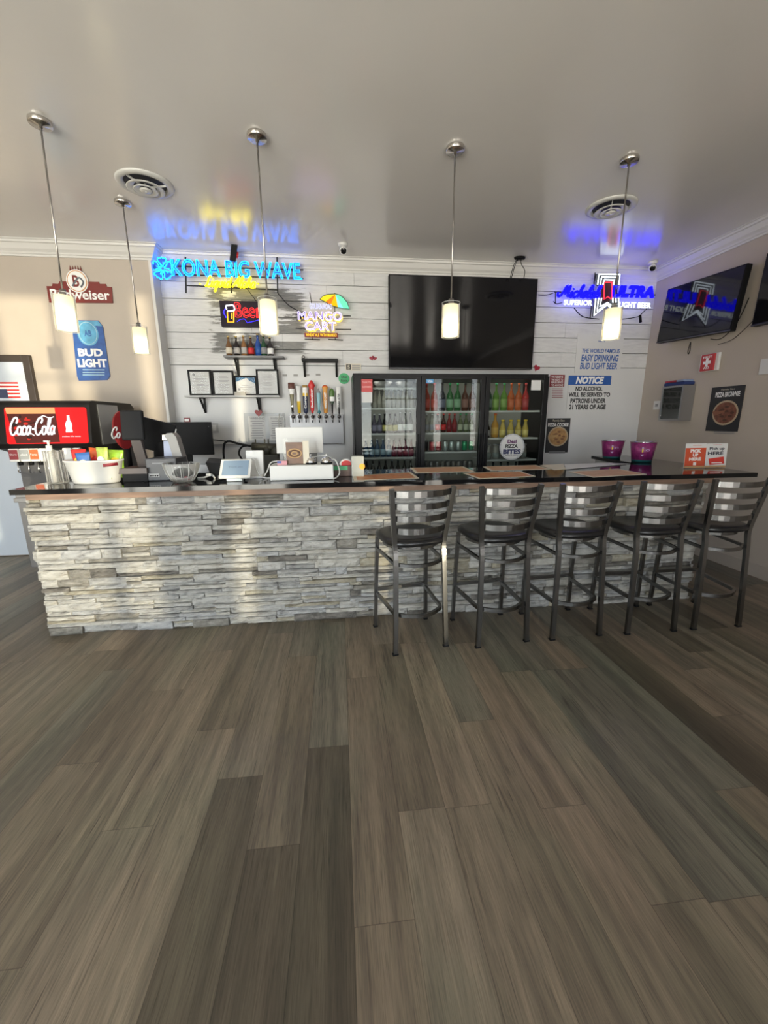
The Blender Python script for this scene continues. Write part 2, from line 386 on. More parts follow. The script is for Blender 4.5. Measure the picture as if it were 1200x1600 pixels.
def tag(o, label, cat, group=None, kind=None):
    o['label'] = label; o['category'] = cat
    if group: o['group'] = group
    if kind: o['kind'] = kind
    return o
def thing(name, loc, label, cat, group=None, rz=0, rot=None):
    o = bpy.data.objects.new(name, None); o.empty_display_size = .05; C.objects.link(o); o.location = loc
    o.rotation_euler = rot or (0, 0, rz)
    return tag(o, label, cat, group)
def struct(o): o['kind'] = 'structure'; return o
def dup(root, loc, label=None, rz=None):
    r = root.copy(); C.objects.link(r); r.location = loc
    if rz is not None: r.rotation_euler = (0, 0, rz)
    if label: r['label'] = label
    for ch in root.children:
        c = ch.copy(); C.objects.link(c); c.parent = r
        for g in ch.children:
            d = g.copy(); C.objects.link(d); d.parent = c
    return r

class Wall:
    """local frame of a flat thing hung on a wall; u to the right, v up, out of the wall is -y"""
    def __init__(s, px, py, wall, val):
        s.wall, s.val = wall, val; s.o = on(px, py, 1 if wall == 'back' else 0, val); s.rz = 0 if wall == 'back' else -PI/2
    def uv(s, px, py):
        p = on(px, py, 1 if s.wall == 'back' else 0, s.val)
        return (p.x-s.o.x, p.z-s.o.z) if s.wall == 'back' else (-(p.y-s.o.y), p.z-s.o.z)
    def rect(s, x0, y0, x1, y1):
        u0 = s.uv(x0, (y0+y1)/2)[0]; u1 = s.uv(x1, (y0+y1)/2)[0]; v0 = s.uv((x0+x1)/2, y1)[1]; v1 = s.uv((x0+x1)/2, y0)[1]
        return u0, u1, v0, v1
    def cr(s, *a):
        u0, u1, v0, v1 = s.rect(*a); return (u0+u1)/2, (v0+v1)/2, u1-u0, v1-v0

# common materials
WHITE = mat('white_plastic', (.60, .60, .585), .4); PAPER = mat('white_paper', (.58, .58, .575), .6); BLACK = mat('black_plastic', (.008, .008, .009), .5, spec=.12)
BLKMAT = mat('black_powder_coat', (.012, .012, .012), .55, spec=.25); INK = mat('black_ink', (.02, .02, .022), .5); GREYINK = mat('grey_ink', (.25, .25, .26), .6)
STEEL = mat('brushed_steel', (.36, .36, .365), .42, 1, bump=.05, bscale=40, stretch=(1, 1, 20)); CHROME = mat('chrome', (.75, .75, .76), .12, 1)
NICKEL = mat('brushed_nickel', (.40, .38, .36), .3, 1); RED = mat('red_print', (.55, .025, .025), .45); BLUEINK = mat('blue_ink', (.02, .09, .33), .5)
WHITEINK = mat('white_print', (.78, .78, .77), .5); DRED = mat('maroon_print', (.20, .012, .02), .5); ORANGE = mat('orange_print', (.60, .10, .02), .45)
CREAM = mat('cream_paper', (.62, .57, .46), .55); GREEN = mat('green_print', (.02, .30, .10), .5); YELLOW = mat('yellow_print', (.75, .50, .03), .5)
SCREEN = mat('dark_screen_glass', (.006, .006, .007), .055, spec=.4); MSCR = mat('matte_dark_screen', (.008, .008, .009), .5, spec=.15)

# ------------------------------------------------------------------ room
TAN = mat('beige_wall_paint', (.43, .375, .32), .6, var=.03, vscale=3, bump=.04, bscale=180)
TRIMW = mat('white_trim_paint', (.60, .59, .57), .35)
CEILM = mat('ceiling_semi_gloss', (.68, .66, .635), .19, spec=1.0, var=.015, vscale=2, bump=.02, bscale=3)
def box_obj(name, x0, x1, y0, y1, z0, z1, M, bev=0):
    b = MB(); b.box(x0, x1, y0, y1, z0, z1, M, bev); return struct(b.build(name))
box_obj('floor', LEFT_X-.15, RIGHT_X+.15, FRONT_Y-.15, BACK_Y+.15, -.12, 0, floor_material())
box_obj('ceiling', LEFT_X-.15, RIGHT_X+.15, FRONT_Y-.15, BACK_Y+.15, CEIL, CEIL+.12, CEILM)
box_obj('wall_left', LEFT_X-.12, LEFT_X, FRONT_Y, BACK_Y+.12, 0, CEIL, TAN)
box_obj('wall_right', RIGHT_X, RIGHT_X+.12, FRONT_Y, BACK_Y+.12, 0, CEIL, TAN)
# wall behind the photographer, with the storefront openings cut out
b = MB(); xs = [LEFT_X] + [v for o in OPEN for v in o[:2]] + [RIGHT_X]
for i in range(0, len(xs), 2): b.box(xs[i], xs[i+1], FRONT_Y-.12, FRONT_Y, 0, CEIL, TAN)
for x0, x1, z0, z1 in OPEN:
    b.box(x0, x1, FRONT_Y-.12, FRONT_Y, 0, z0, TAN); b.box(x0, x1, FRONT_Y-.12, FRONT_Y, z1, CEIL, TAN)
struct(b.build('wall_front'))
FRAMEM = mat('bronze_window_frame', (.03, .028, .025), .4, .6)
for i, (x0, x1, z0, z1) in enumerate(OPEN):
    b = MB(); t = .035
    if x1-x0 > .5:
        for a in (x0, x1-t): b.box(a, a+t, FRONT_Y-.09, FRONT_Y-.03, z0, z1, FRAMEM)
        for a in (z0, z1-t, 2.05): b.box(x0+t, x1-t, FRONT_Y-.09, FRONT_Y-.03, a, a+t, FRAMEM)
        if i in (0, 1): b.box((x0+x1)/2-.02, (x0+x1)/2+.02, FRONT_Y-.09, FRONT_Y-.03, z0+t, z1-t, FRAMEM)
        if i == 3: b.box(1.80, 1.84, FRONT_Y-.09, FRONT_Y-.03, z0+t, z1-t, FRAMEM)
    b.box(x0+.001, x1-.001, FRONT_Y-.064, FRONT_Y-.058, z0+.001, z1-.001, thin_glass('window_glass', (.96, .98, .98), 1.3) if i < 3 else thin_glass('sky_dimming_glass', (.82, .82, .82), 1.3))  # darker panes added on the sun side to dim sky reflections
    struct(b.build('window_%d' % (i+1)))

JOG = on(232, 400, 1, TAN_Y+.02).x   # x of the step between beige wall and shiplap wall
SMOOTHP = mat('white_wall_panel', (.58, .58, .58), .38, var=.03, vscale=2)
b = MB(); SHIP = shiplap_material()
b.box(JOG-.1, RIGHT_X, BACK_Y+.02, BACK_Y+.12, 0, CEIL, mat('dark_gap_backing', (.10, .10, .10), .8))
b.box(JOG, RIGHT_X, BACK_Y, BACK_Y+.02, 0, 2.128, SMOOTHP)
z = 2.135; rr = random.Random(4); row = 0
while z < 3.25:
    z1 = min(z+.1665, CEIL); cuts = [JOG]; x = JOG + rr.uniform(.5, 2.0)
    while x < RIGHT_X-.3: cuts.append(x); x += rr.uniform(1.0, 2.3)
    cuts.append(RIGHT_X)
    for a, c in zip(cuts, cuts[1:]):
        d = rr.uniform(0, .003); b.box(a+.0012, c-.0012, BACK_Y-.003-d, BACK_Y+.02, z, z1, SHIP)
    z += .1735; row += 1
struct(b.build('wall_back'))
b = MB(); b.box(LEFT_X, JOG, TAN_Y, BACK_Y+.12, 0, CEIL, TAN); struct(b.build('wall_tan_side'))
b = MB(); b.box(JOG, JOG+.03, TAN_Y-.012, BACK_Y, 0, CEIL-.1, TRIMW, .004); struct(b.build('trim_1'))

# crown moulding swept along the walls
CP = [(0, 0), (0, -.135), (.012, -.135), (.014, -.118), (.024, -.112), (.03, -.098), (.05, -.078), (.068, -.045), (.074, -.035), (.088, -.03), (.092, -.012), (.105, -.008), (.105, 0)]
def crown(name, path, nrm):
    b = MB(); rings = []
    for i, (p, n) in enumerate(zip(path, nrm)):
        rings.append([b.bm.verts.new((p[0]+n[0]*o, p[1]+n[1]*o, CEIL+z)) for o, z in CP])
    for A, B in zip(rings, rings[1:]):
        for k in range(len(CP)-1): b.face([A[k], A[k+1], B[k+1], B[k]], TRIMW)
        b.face([A[-1], A[0], B[0], B[-1]], TRIMW)
    b.face(rings[0], TRIMW); b.face(rings[-1][::-1], TRIMW); struct(b.build(name))
crown('trim_2', [(LEFT_X, TAN_Y), (JOG+.03, TAN_Y), (JOG+.03, BACK_Y), (RIGHT_X, BACK_Y), (RIGHT_X, FRONT_Y)],
      [(0, -1), (1, -1), (1, -1), (-1, -1), (-1, 0)])
b = MB(); b.box(RIGHT_X-.014, RIGHT_X, FRONT_Y, BACK_Y, 0, .125, mat('baseboard_paint', (.40, .35, .30), .5), .004); struct(b.build('baseboard_right'))
b = MB(); b.box(LEFT_X, -3.95, TAN_Y-.014, TAN_Y, 0, .125, mat('baseboard_paint'), .004); struct(b.build('baseboard_back'))

# glazed white door in the beige wall at the far left
W = Wall(20, 700, 'back', TAN_Y-.02)
xr = on(63, 640, 1, TAN_Y-.02).x; zt = on(36, 555, 1, TAN_Y-.02).z
DOORM = mat('pale_blue_door_paint', (.50, .55, .62), .35)
b = MB(); b.box(xr-1.05, xr-.07, TAN_Y-.03, TAN_Y, .012, zt-.07, DOORM, .004)
d = struct(b.build('door_1'))
b = MB(); DF = mat('dark_brown_door_frame', (.035, .025, .02), .45)
b.box(xr-.07, xr, TAN_Y-.05, TAN_Y, 0, zt, DF, .004); b.box(xr-1.12, xr-1.05, TAN_Y-.05, TAN_Y, 0, zt, DF, .004); b.box(xr-1.05, xr-.07, TAN_Y-.05, TAN_Y, zt-.07, zt, DF, .004)
b.build('door_frame', d)
b = MB(); b.cyl((xr-.99, TAN_Y-.03, 1.0), (xr-.99, TAN_Y-.08, 1.0), .012, CHROME); b.cyl((xr-.99, TAN_Y-.08, 1.0), (xr-.87, TAN_Y-.08, 1.0), .01, CHROME); b.build('door_handle', d)
W = Wall(15, 609, 'back', TAN_Y-.033); u0, u1, v0, v1 = W.rect(-8, 597, 30, 622)
f = thing('flag_decal', W.o, 'small flag sticker with red stripes on the pale door at the far left', 'flag sticker')
b = MB(); hh = (v1-v0)/9
for i in range(9): b.box(u0, u1, -.001, 0, v0+i*hh, v0+(i+1)*hh, RED if i % 2 == 0 else WHITEINK)
b.box(u0, u0+(u1-u0)*.5, -.002, -.0011, v0, v0+5*hh, mat('navy_print', (.03, .04, .10), .5)); b.build('print', f)

# ------------------------------------------------------------------ bar
CT = 1.07; BX0, BX1, BY0, BY1 = -2.10, 2.90, 2.915, 3.60
bar = thing('bar_counter', (0, 0, 0), 'long bar clad in white ledge stone with a glossy black top', 'bar')
GRAN = mat('black_polished_granite', (.006, .006, .007), .07, spec=.35, var=.3, vscale=90)
b = MB(); b.box(BX0+.03, BX1-.03, BY0+.02, BY1-.08, 0, .995, mat('bar_core_board', (.3, .28, .26), .7)); b.build('body', bar)
b = MB(); b.box(-2.07, 2.93, 2.875, BY1-.04, .995, 1.036, mat('raw_wood_edge', (.20, .125, .085), .6, var=.25, vscale=4, stretch=(1, 10, 10)), .002); b.build('wood_strip', bar)
b = MB(); b.slab([(-2.14, 2.845), (3.29, 2.86), (3.42, 4.55), (2.98, 4.56), (2.86, BY1), (-2.14, BY1)], 1.036, CT, GRAN); b.build('countertop', bar)
STN = stone_materials()
def stones(b, length, T, seed):
    rr = random.Random(seed); z = 0.0
    while z < .985:
        h = rr.choice([.030, .036, .044, .052, .060, .068]); h = min(h, .993-z)
        if .993-(z+h) < .022: h = .993-z
        x = -rr.uniform(0, .02)
        while x < length-.02:
            wd = rr.choice([.09, .14, .2, .26, .33, .42])*rr.uniform(.85, 1.15)
            if length-(x+wd) < .08: wd = length-x + rr.uniform(-.012, .012)
            sub = [(z, z+h)]
            if h > .05 and rr.random() < .4: mz = z+h*rr.uniform(.4, .6); sub = [(z, mz), (mz, z+h)]
            for za, zb in sub:
                M = STN[rr.choices(range(7), [30, 22, 17, 9, 8, 9, 5])[0]]
                dep = rr.uniform(.0, .030); nx = max(3, int(wd/.03)); nz = 3; G = []; tilt = rr.uniform(-.006, .006)
                for j in range(nz+1):
                    R_ = []
                    for i in range(nx+1):
                        ed = .016 if i in (0, nx) or j in (0, nz) else 0
                        q = Vector((x+.0014+(wd-.0028)*i/nx, -(dep+.010+rr.uniform(-.005, .005)+tilt*(i/nx-.5)-ed), za+.0018+(zb-za-.0036)*j/nz + (rr.uniform(-.0015, .0015) if 0 < i < nx else 0)))
                        R_.append(b.bm.verts.new(T @ q))
                    G.append(R_)
                for j in range(nz):
                    for i in range(nx): b.face([G[j][i], G[j][i+1], G[j+1][i+1], G[j+1][i]], M, False)
                per = [(0, i) for i in range(nx+1)]+[(j, nx) for j in range(1, nz+1)]+[(nz, i) for i in range(nx-1, -1, -1)]+[(j, 0) for j in range(nz-1, 0, -1)]
                back = {}
                Ti = T.inverted()
                for (j, i) in per:
                    q = Ti @ G[j][i].co; back[(j, i)] = b.bm.verts.new(T @ Vector((q.x, .012, q.z)))
                for a, c in zip(per, per[1:]+per[:1]): b.face([G[a[0]][a[1]], back[a], back[c], G[c[0]][c[1]]], M)
            x += wd
        z += h
b = MB(); stones(b, BX1-BX0, Matrix.Translation((BX0, BY0, 0)), 5)
stones(b, BY1-.1-BY0, Matrix.Translation((BX1-.01, BY0, 0)) @ Matrix.Rotation(PI/2, 4, 'Z'), 6)
stones(b, BY1-.1-BY0, Matrix.Translation((BX0+.01, BY1-.1, 0)) @ Matrix.Rotation(-PI/2, 4, 'Z'), 7)
o = b.build('stone_cladding', bar)
# return cabinet under the right arm of the top
c = thing('return_cabinet', (0, 0, 0), 'white cabinet under the short arm of the black bar top, behind the purple buckets', 'cabinet')
b = MB(); b.slab([(3.02, 4.54), (2.91, BY1+.02), (3.30, BY1+.02), (3.36, 4.54)], 0.01, 1.034, WHITE); b.build('body', c)
p = on(931, 722, 0, 2.97)
b = MB(); b.cyl((2.96, 4.02, .97), (2.90, 4.0, .98), .012, BLACK); b.bar((2.92, 3.96, .955), (2.92, 4.06, 1.01), .02, .02, BLACK); b.build('latch', c)

# ------------------------------------------------------------------ bar stools
PEW = mat('pewter_clear_coat', (.22, .22, .22), .27, 1); VINYL = mat('black_vinyl', (.009, .009, .010), .26, bump=.1, bscale=120)
def make_stool():
    t = thing('bar_stool', (0, 0, 0), 'x', 'bar stool', 'metal stools at the bar')
    post = lambda s: [(s*.18, -.205, 0), (s*.172, -.19, .3), (s*.165, -.17, .6), (s*.166, -.158, .70), (s*.172, -.162, .78), (s*.19, -.185, .95), (s*.203, -.205, 1.095)]
    for s in (-1, 1):
        b = MB(); P = post(s)
        b.strip(smooth(P, 4), .024, .029, PEW, up=(0, 1, 0)); b.box(s*.18-.02, s*.18+.02, -.217, -.193, 0, .012, BLACK, .002); b.build('rear_leg', t)
        b = MB(); b.strip([(s*.2, .2, 0), (s*.192, .19, .4), (s*.185, .175, .70)], .024, .024, PEW, up=(0, 1, 0)); b.box(s*.2-.016, s*.2+.016, .184, .216, 0, .012, BLACK, .002); b.build('front_leg', t)
    for z, w, y in ((1.062, .2, -.2), (.985, .193, -.191), (.907, .185, -.18), (.825, .176, -.168)):
        b = MB(); P = [(w*math.sin(a)/math.sin(1.05)*.96, y+.014-.075*(math.cos(a)-math.cos(1.05))/(1-math.cos(1.05)), z) for a in [(-1.05+2.1*i/12) for i in range(13)]]
        b.strip(P, .037, .007, mat('dark_pewter_slat', (.17, .17, .17), .26, 1)); b.build('slat', t)
    b = MB(); sh = []
    for i in range(28):
        a = 2*PI*i/28; cx, cy = math.cos(a), math.sin(a); r = 1/((abs(cx)**3.2+abs(cy)**3.2)**(1/3.2))
        wd = .215+.012*(cy > 0)*cy; sh.append((cx*r*wd, cy*r*.215+.015))
    def ring(k, z): return [b.bm.verts.new((x*k, .015+(y-.015)*k, z)) for x, y in sh]
    R_ = [ring(.93, .716), ring(1, .728), ring(1.0, .742), ring(.96, .757), ring(.86, .764), ring(.6, .757), ring(.3, .754)]
    for A, B in zip(R_, R_[1:]):
        for k in range(28): b.face([A[k], A[(k+1) % 28], B[(k+1) % 28], B[k]], VINYL, True)
    b.face(R_[-1], VINYL, True); b.face(R_[0][::-1], VINYL); b.build('seat', t)
    b = MB(); b.strip([(math.cos(a)*.185, math.sin(a)*.175+.01, .703) for a in [2*PI*i/24 for i in range(25)]], .024, .01, PEW)
    b.build('seat_frame', t)
    def U(z, k, r, name):
        b = MB(); P = [(-.19, .18, z+.01), (-.175, .0, z+.005), (-.165, -.13, z), (-.14, -.21-k, z-.004), (-.07, -.25-k, z-.006), (0, -.26-k, z-.007), (.07, -.25-k, z-.006), (.14, -.21-k, z-.004), (.165, -.13, z), (.175, 0, z+.005), (.19, .18, z+.01)]
        P = [(x, y+.05 if y < -.14 else y, zz) for x, y, zz in P]
        b.strip(smooth(P, 4), r*1.3, r, PEW); b.build(name, t)
    U(.605, .0, .016, 'stretcher'); U(.262, .0, .019, 'footrest')
    b = MB(); b.bar((-.19, .19, .30), (.19, .19, .30), .026, .018, PEW); b.build('front_rail', t)
    return t
lab = ['dark metal ladder-back bar stool, leftmost of the five at the stone bar', 'second stool from the left, black seat, below the orange menus on the bar',
       'middle stool of the five, its slats catching the window light', 'fourth stool from the left, below the purple buckets on the bar', 'rightmost stool, half in front of the bar end and the beige wall']
stool = make_stool()
for i, (x, y, rz) in enumerate([(.460, 2.59, .19), (1.04, 2.60, .11), (1.595, 2.625, .05), (2.17, 2.625, .0), (2.69, 2.63, .0)]):
    if i == 0: stool.location = (x, y, 0); stool.rotation_euler = (0, 0, rz); stool['label'] = lab[0]
    else: dup(stool, (x, y, 0), lab[i], rz)

# ------------------------------------------------------------------ pendant lamps
def shade_mat():
    M = bpy.data.materials.new('frosted_lamp_glass'); M.use_nodes = True; n = M.node_tree; n.nodes.clear()
    out = n.nodes.new('ShaderNodeOutputMaterial'); tr = n.nodes.new('ShaderNodeBsdfTranslucent'); df = n.nodes.new('ShaderNodeBsdfDiffuse')
    em = n.nodes.new('ShaderNodeEmission'); m1 = n.nodes.new('ShaderNodeMixShader'); a = n.nodes.new('ShaderNodeAddShader')
    no = n.nodes.new('ShaderNodeTexNoise'); no.inputs['Scale'].default_value = 40; r = n.nodes.new('ShaderNodeValToRGB')
    r.color_ramp.elements[0].color = (.50, .47, .36, 1); r.color_ramp.elements[1].color = (.62, .60, .50, 1)
    n.links.new(no.outputs[0], r.inputs[0]); n.links.new(r.outputs[0], tr.inputs[0]); n.links.new(r.outputs[0], df.inputs[0])
    em.inputs[0].default_value = (1, .93, .68, 1); em.inputs[1].default_value = .22
    n.links.new(tr.outputs[0], m1.inputs[1]); n.links.new(df.outputs[0], m1.inputs[2]); m1.inputs[0].default_value = .4
    n.links.new(m1.outputs[0], a.inputs[0]); n.links.new(em.outputs[0], a.inputs[1]); n.links.new(a.outputs[0], out.inputs[0]); return M
SHADE = shade_mat(); CLEAR = thin_glass('clear_glass', (.985, .985, .98), 1.3, .06, .02, .75)
lp = bpy.data.lights.new('bulb_light', 'POINT'); lp.energy = 1.1; lp.color = (1, .88, .62); lp.shadow_soft_size = .02
pl = [(-1.71, 3.1, 'brushed nickel pendant lamp at far left, in front of the maroon wall sign'), (-.46, 3.1, 'pendant lamp hanging in front of the small red beer sign'),
      (.83, 3.1, 'pendant lamp hanging in front of the large black television'), (2.08, 3.1, 'rightmost pendant lamp, in front of the blue and white neon sign'),
      (-1.71, 4.02, 'pendant lamp farther back, beside the blue beer can sign')]
pend = thing('pendant_lamp', (pl[0][0]-.02, pl[0][1], CEIL), pl[0][2], 'pendant lamp', 'pendant lamps over the bar', rot=(0, .032, 0))
b = MB(); b.lathe([(0, -.001), (.06, -.001), (.062, -.006), (.062, -.022), (.058, -.028), (.012, -.03), (.012, -.045), (0, -.045)], mat('nickel_canopy', (.62, .60, .57), .25, 1), n=28); b.build('canopy', pend)
b = MB(); b.cyl((0, 0, -.04), (0, 0, -.94), .0055, NICKEL, 10); b.lathe([(0, -.925), (.018, -.93), (.02, -.975), (.03, -.985), (.03, -.99), (0, -.99)], NICKEL, n=16); b.build('rod', pend)
b = MB(); b.lathe([(.012, -.972), (.050, -.969), (.053, -.972), (.053, -1.178), (.051, -1.181), (.050, -1.178)], SHADE, n=28); b.build('shade', pend)
b = MB(); b.lathe([(.064, -.955), (.0645, -1.185)], CLEAR, n=32); b.lathe([(.0655, -.955), (.0655, -.9565), (.0635, -.9565)], mat('glass_rim', (.8, .82, .8), .2), n=32); b.lathe([(.0655, -1.185), (.0655, -1.1835), (.0635, -1.1835)], mat('glass_rim'), n=32); b.build('outer_glass', pend)
bl = bpy.data.objects.new('bulb', lp); C.objects.link(bl); bl.parent = pend; bl.location = (0, 0, -1.12)
b = MB(); b.lathe([(0, -1.02), (.012, -1.025), (.013, -1.05), (.012, -1.06), (0, -1.06)], WHITE, n=12); b.build('socket', pend)
for x, y, L in pl[1:]: dup(pend, (x, y, CEIL), L, 0)

# ceiling vents
VENT = mat('vent_white_enamel', (.58, .58, .56), .3); DARKV = mat('vent_dark_gap', (.02, .02, .02), .6)
vt = thing('ceiling_vent', (-1.41, 3.74, CEIL), 'round white ceiling vent with concentric rings, above the beige wall corner', 'ceiling vent', 'round ceiling vents')
b = MB(); b.lathe([(.20, -.001), (.20, -.006), (.19, -.014), (.158, -.018), (.15, -.012), (.145, -.001)], VENT, n=48); b.build('rim', vt)
b = MB(); b.lathe([(0, -.0015), (.145, -.0015)], DARKV, n=40); b.build('duct', vt)
for r0, r1, z0 in ((.08, .128, -.036), (.042, .084, -.046), (.0, .044, -.050)):
    b = MB(); b.lathe([(r0, z0+.018), (r1, z0), (r1+.004, z0-.004), (r1-.004, z0-.006), (r0, z0+.008)] if r0 else [(0, z0-.004), (.03, z0-.006), (r1, z0), (r1, z0+.004), (0, z0+.004)], VENT, n=40); b.build('ring', vt)
b = MB()
for k in range(3): a = k*2*PI/3; b.bar((.04*math.cos(a), .04*math.sin(a), -.026), (.15*math.cos(a), .15*math.sin(a), -.010), .006, .014, VENT, (0, 0, 1))
b.cyl((0, 0, -.002), (0, 0, -.062), .008, VENT); b.build('spokes', vt)
dup(vt, (2.38, 3.73, CEIL), 'round white ceiling vent above the blue and white neon sign')

# ceiling cameras and small ceiling boxes
def dome(px, py, label, rz):
    p = on(px, py, 2, CEIL-.06); t = thing('security_camera', (p.x, p.y, CEIL), label, 'security camera', 'white security cameras')
    b = MB(); b.lathe([(0, 0), (.052, 0), (.052, -.02), (.04, -.028), (0, -.03)], WHITE, n=24); b.build('base', t)
    T = Matrix.Translation((0, 0, -.06)) @ Matrix.Rotation(rz, 4, 'Z') @ Matrix.Rotation(PI/2+.45, 4, 'X')
    b = MB(); b.lathe([(0, -.035), (.028, -.034), (.038, -.02), (.039, .035), (.035, .045), (.030, .046)], WHITE, n=24, T=T); b.build('housing', t)
    b = MB(); b.lathe([(.030, .046), (.026, .047), (.0, .050)], SCREEN, n=20, T=T); b.build('lens', t)
dome(536, 391, 'white security camera on the ceiling edge between neon sign and television', .1)
dome(1019, 418, 'white security camera in the ceiling corner by the right wall', -.5)
p = on(365, 395, 1, 4.85)
t = thing('wall_speaker', p, 'small black speaker with a red cone hung above the blue neon sign', 'speaker', rot=(.2, .2, .25))
b = MB(); b.box(-.03, .03, -.04, .04, -.08, .08, BLACK, .006); b.build('body', t); b = MB(); b.cyl((.03, 0, -.01), (.048, 0, -.01), .03, RED, 16); b.build('cone', t)
b = MB(); b.bar((0, 0, .08), (-.02, .02, .12), .02, .02, BLACK); b.build('bracket', t)
p = on(812, 405, 2, CEIL-.02)
t = thing('ceiling_cable_box', (p.x, p.y, CEIL), 'small dark cable box on the ceiling above the big television', 'cable box')
b = MB(); b.lathe([(0, 0), (.06, 0), (.055, -.02), (0, -.025)], BLACK, n=16, sx=1.1, sy=.7); b.build('body', t)
for a, c in ((-.05, -.06), (.03, .09), (-.035, -.045)):
    b = MB(); b.tube(smooth([(a*.5, 0, -.02), (a, .02, -.06), (c, .05, -.12), (c*1.1, .09, -.2)]), .004, BLACK, n=6); b.build('cable', t)

# ------------------------------------------------------------------ televisions
def tv(name, loc, w, h, label, rz=0, rx=0, ry=0, d=.05):
    t = thing(name, loc, label, 'television', rot=(rx, ry, rz))
    b = MB(); b.box(-w/2, w/2, -.008, d, -h/2, h/2, BLACK, .006); b.build('casing', t)
    b = MB(); b.box(-w/2+.012, w/2-.012, -.0105, -.0085, -h/2+.02, h/2-.012, SCREEN); b.build('screen', t)
    b = MB(); b.box(-w/2, w/2, -.0125, -.009, -h/2, -h/2+.012, mat('dark_silver_bezel', (.08, .08, .085), .3, .7)); b.build('bottom_bezel', t)
    b = MB(); b.box(-.25, .25, d+.002, d+.018, -.2, .2, BLKMAT); b.build('wall_mount', t); return t
tv('television', (1.49, 5.0, 2.597), 1.76, 1.01, 'large black television on the white board wall above the drinks cooler')
ta = tv('television', (3.835, 4.30, 2.64), .96, .585, 'black television on the right wall mirroring the neon sign', -PI/2, 0, 0)
ta.rotation_euler = Matrix.Rotation(-PI/2, 3, 'Z').to_4x4().to_3x3().__matmul__(Matrix.Rotation(-.05, 3, 'X')).__matmul__(Matrix.Rotation(.055, 3, 'Y')).to_euler()
tb = tv('television', (3.835, 3.10, 2.62), 1.07, .61, 'black television cut off by the right edge of the photo', -PI/2)
tb.rotation_euler = Matrix.Rotation(-PI/2, 3, 'Z').__matmul__(Matrix.Rotation(-.05, 3, 'X')).to_euler()
t = thing('television_cable', (3.88, 3.72, 2.5), 'black cable looping between the two right wall televisions', 'cable')
b = MB(); b.tube(smooth([(0, .05, .1), (-.01, .12, -.1), (-.02, .25, -.22), (0, .4, -.2)]), .004, BLACK, n=6); b.tube(smooth([(0, -.03, -.12), (-.02, .12, -.25), (0, .3, -.27)]), .003, BLACK, n=6); b.build('cable', t)
p = on(1077, 548, 0, 3.9)
b = MB(); b.tube(smooth([(0, 0, .09), (-.005, .012, .0), (-.005, 0, -.035), (-.005, -.014, 0), (0, -.002, .09)]), .004, BLACK, n=6); tag(b.build('cable_loop', None, p), 'short black cable loop hanging below the television nearest the room corner', 'cable')

# ------------------------------------------------------------------ neon signs
NB = glow('neon_cyan', (.005, .19, .95), 7.0); NY = glow('neon_yellow', (1, .80, .005), 6); NW = glow('neon_white', (.80, .90, 1), 4)
NBL = glow('neon_deep_blue', (.0015, .001, 1), 4.5); NR = glow('neon_red', (1, .02, .04), 2.6); NBACK = mat('blue_letter_panel', (.01, .10, .28), .35)
W = Wall(360, 425, 'back', 4.98)
t = thing('neon_sign', W.o, 'cyan neon sign with hibiscus flower and yellow script below the crown moulding', 'neon sign')
u, v, w_, h_ = W.cr(270, 407, 469, 437)
def slant(W, x0, x1, yl, yr): return 0
b = MB(); b.neon('KONA BIG WAVE', u, v, w_, h_*.86, .0048, NB, y=-.028, bold=.03); b.ball((u+w_/2+.012, -.028, v-h_*.4), .008, NB)
b.build('blue_lettering', t)
b = MB(); b.text('KONA BIG WAVE', u, v, w_, h_*.86, NBACK, y=-.02, bold=.035, d=.006); b.build('letter_panel', t)
fu, fv = W.uv(256, 421); R0 = .108
b = MB()
def petal(k, R0, kk=1.0):
    a = k*2*PI/5+PI/2; return [(fu+math.cos(a+da)*r*R0*kk, -.028, fv+math.sin(a+da)*r*R0*kk) for da, r in ((0, .15), (.35, .45), (.52, .78), (.36, 1.0), (.12, .92), (0, 1.02), (-.12, .92), (-.36, 1.0), (-.52, .78), (-.35, .45))]
for k in range(5): b.tube(smooth(petal(k, R0)+[petal(k, R0)[0]], 3), .0055, NB, n=6)
for k in range(9): a = k*2*PI/9; b.tube([(fu+.015*math.cos(a), -.028, fv+.015*math.sin(a)), (fu+.065*math.cos(a), -.028, fv+.065*math.sin(a))], .004, NB, n=5)
b.build('hibiscus_flower', t)
b = MB()
for k in range(5):
    P = petal(k, R0, .95); b.prism([(p[0], p[2]) for p in P], -.02, -.014, NBACK)
b.build('flower_panel', t)
u, v, w_, h_ = W.cr(322, 433, 400, 457)
b = MB(); b.script('Liquid Aloha', u, v, w_, h_, .0085, NY, y=-.03, shear=.3)
for q in (314, 404): a, c2 = W.uv(q, 445); b.ball((a, -.03, c2), .008, NY)
b.build('yellow_script', t)
b = MB()
for px in (290, 361, 433): a0 = W.uv(px, 402); a1 = W.uv(px+1, 458); b.bar((a0[0], -.004, a0[1]), (a1[0], -.004, a1[1]), .014, .012, BLKMAT)
for y0 in (415, 428, 446):
    a0 = W.uv(238 if y0 < 440 else 290, y0); a1 = W.uv(474 if y0 < 440 else 433, y0+7); b.bar((a0[0], -.002, a0[1]), (a1[0], -.002, a1[1]), .010, .010, BLKMAT)
a0 = W.uv(290, 440)
b.build('mounting_frame', t)
b = MB()
b.tube(smooth([(W.uv(434, 458)[0], 0, W.uv(434, 458)[1]), (W.uv(450, 476)[0], .0, W.uv(450, 476)[1]), (W.uv(466, 486)[0], 0, W.uv(466, 486)[1])]), .005, BLACK, n=6)
b.tube(smooth([(W.uv(362, 398)[0], 0, W.uv(362, 398)[1]), (W.uv(372, 430)[0], .01, W.uv(372, 430)[1]), (W.uv(400, 470)[0], 0.01, W.uv(400, 470)[1])]), .004, BLACK, n=6)
b.build('power_cable', t)

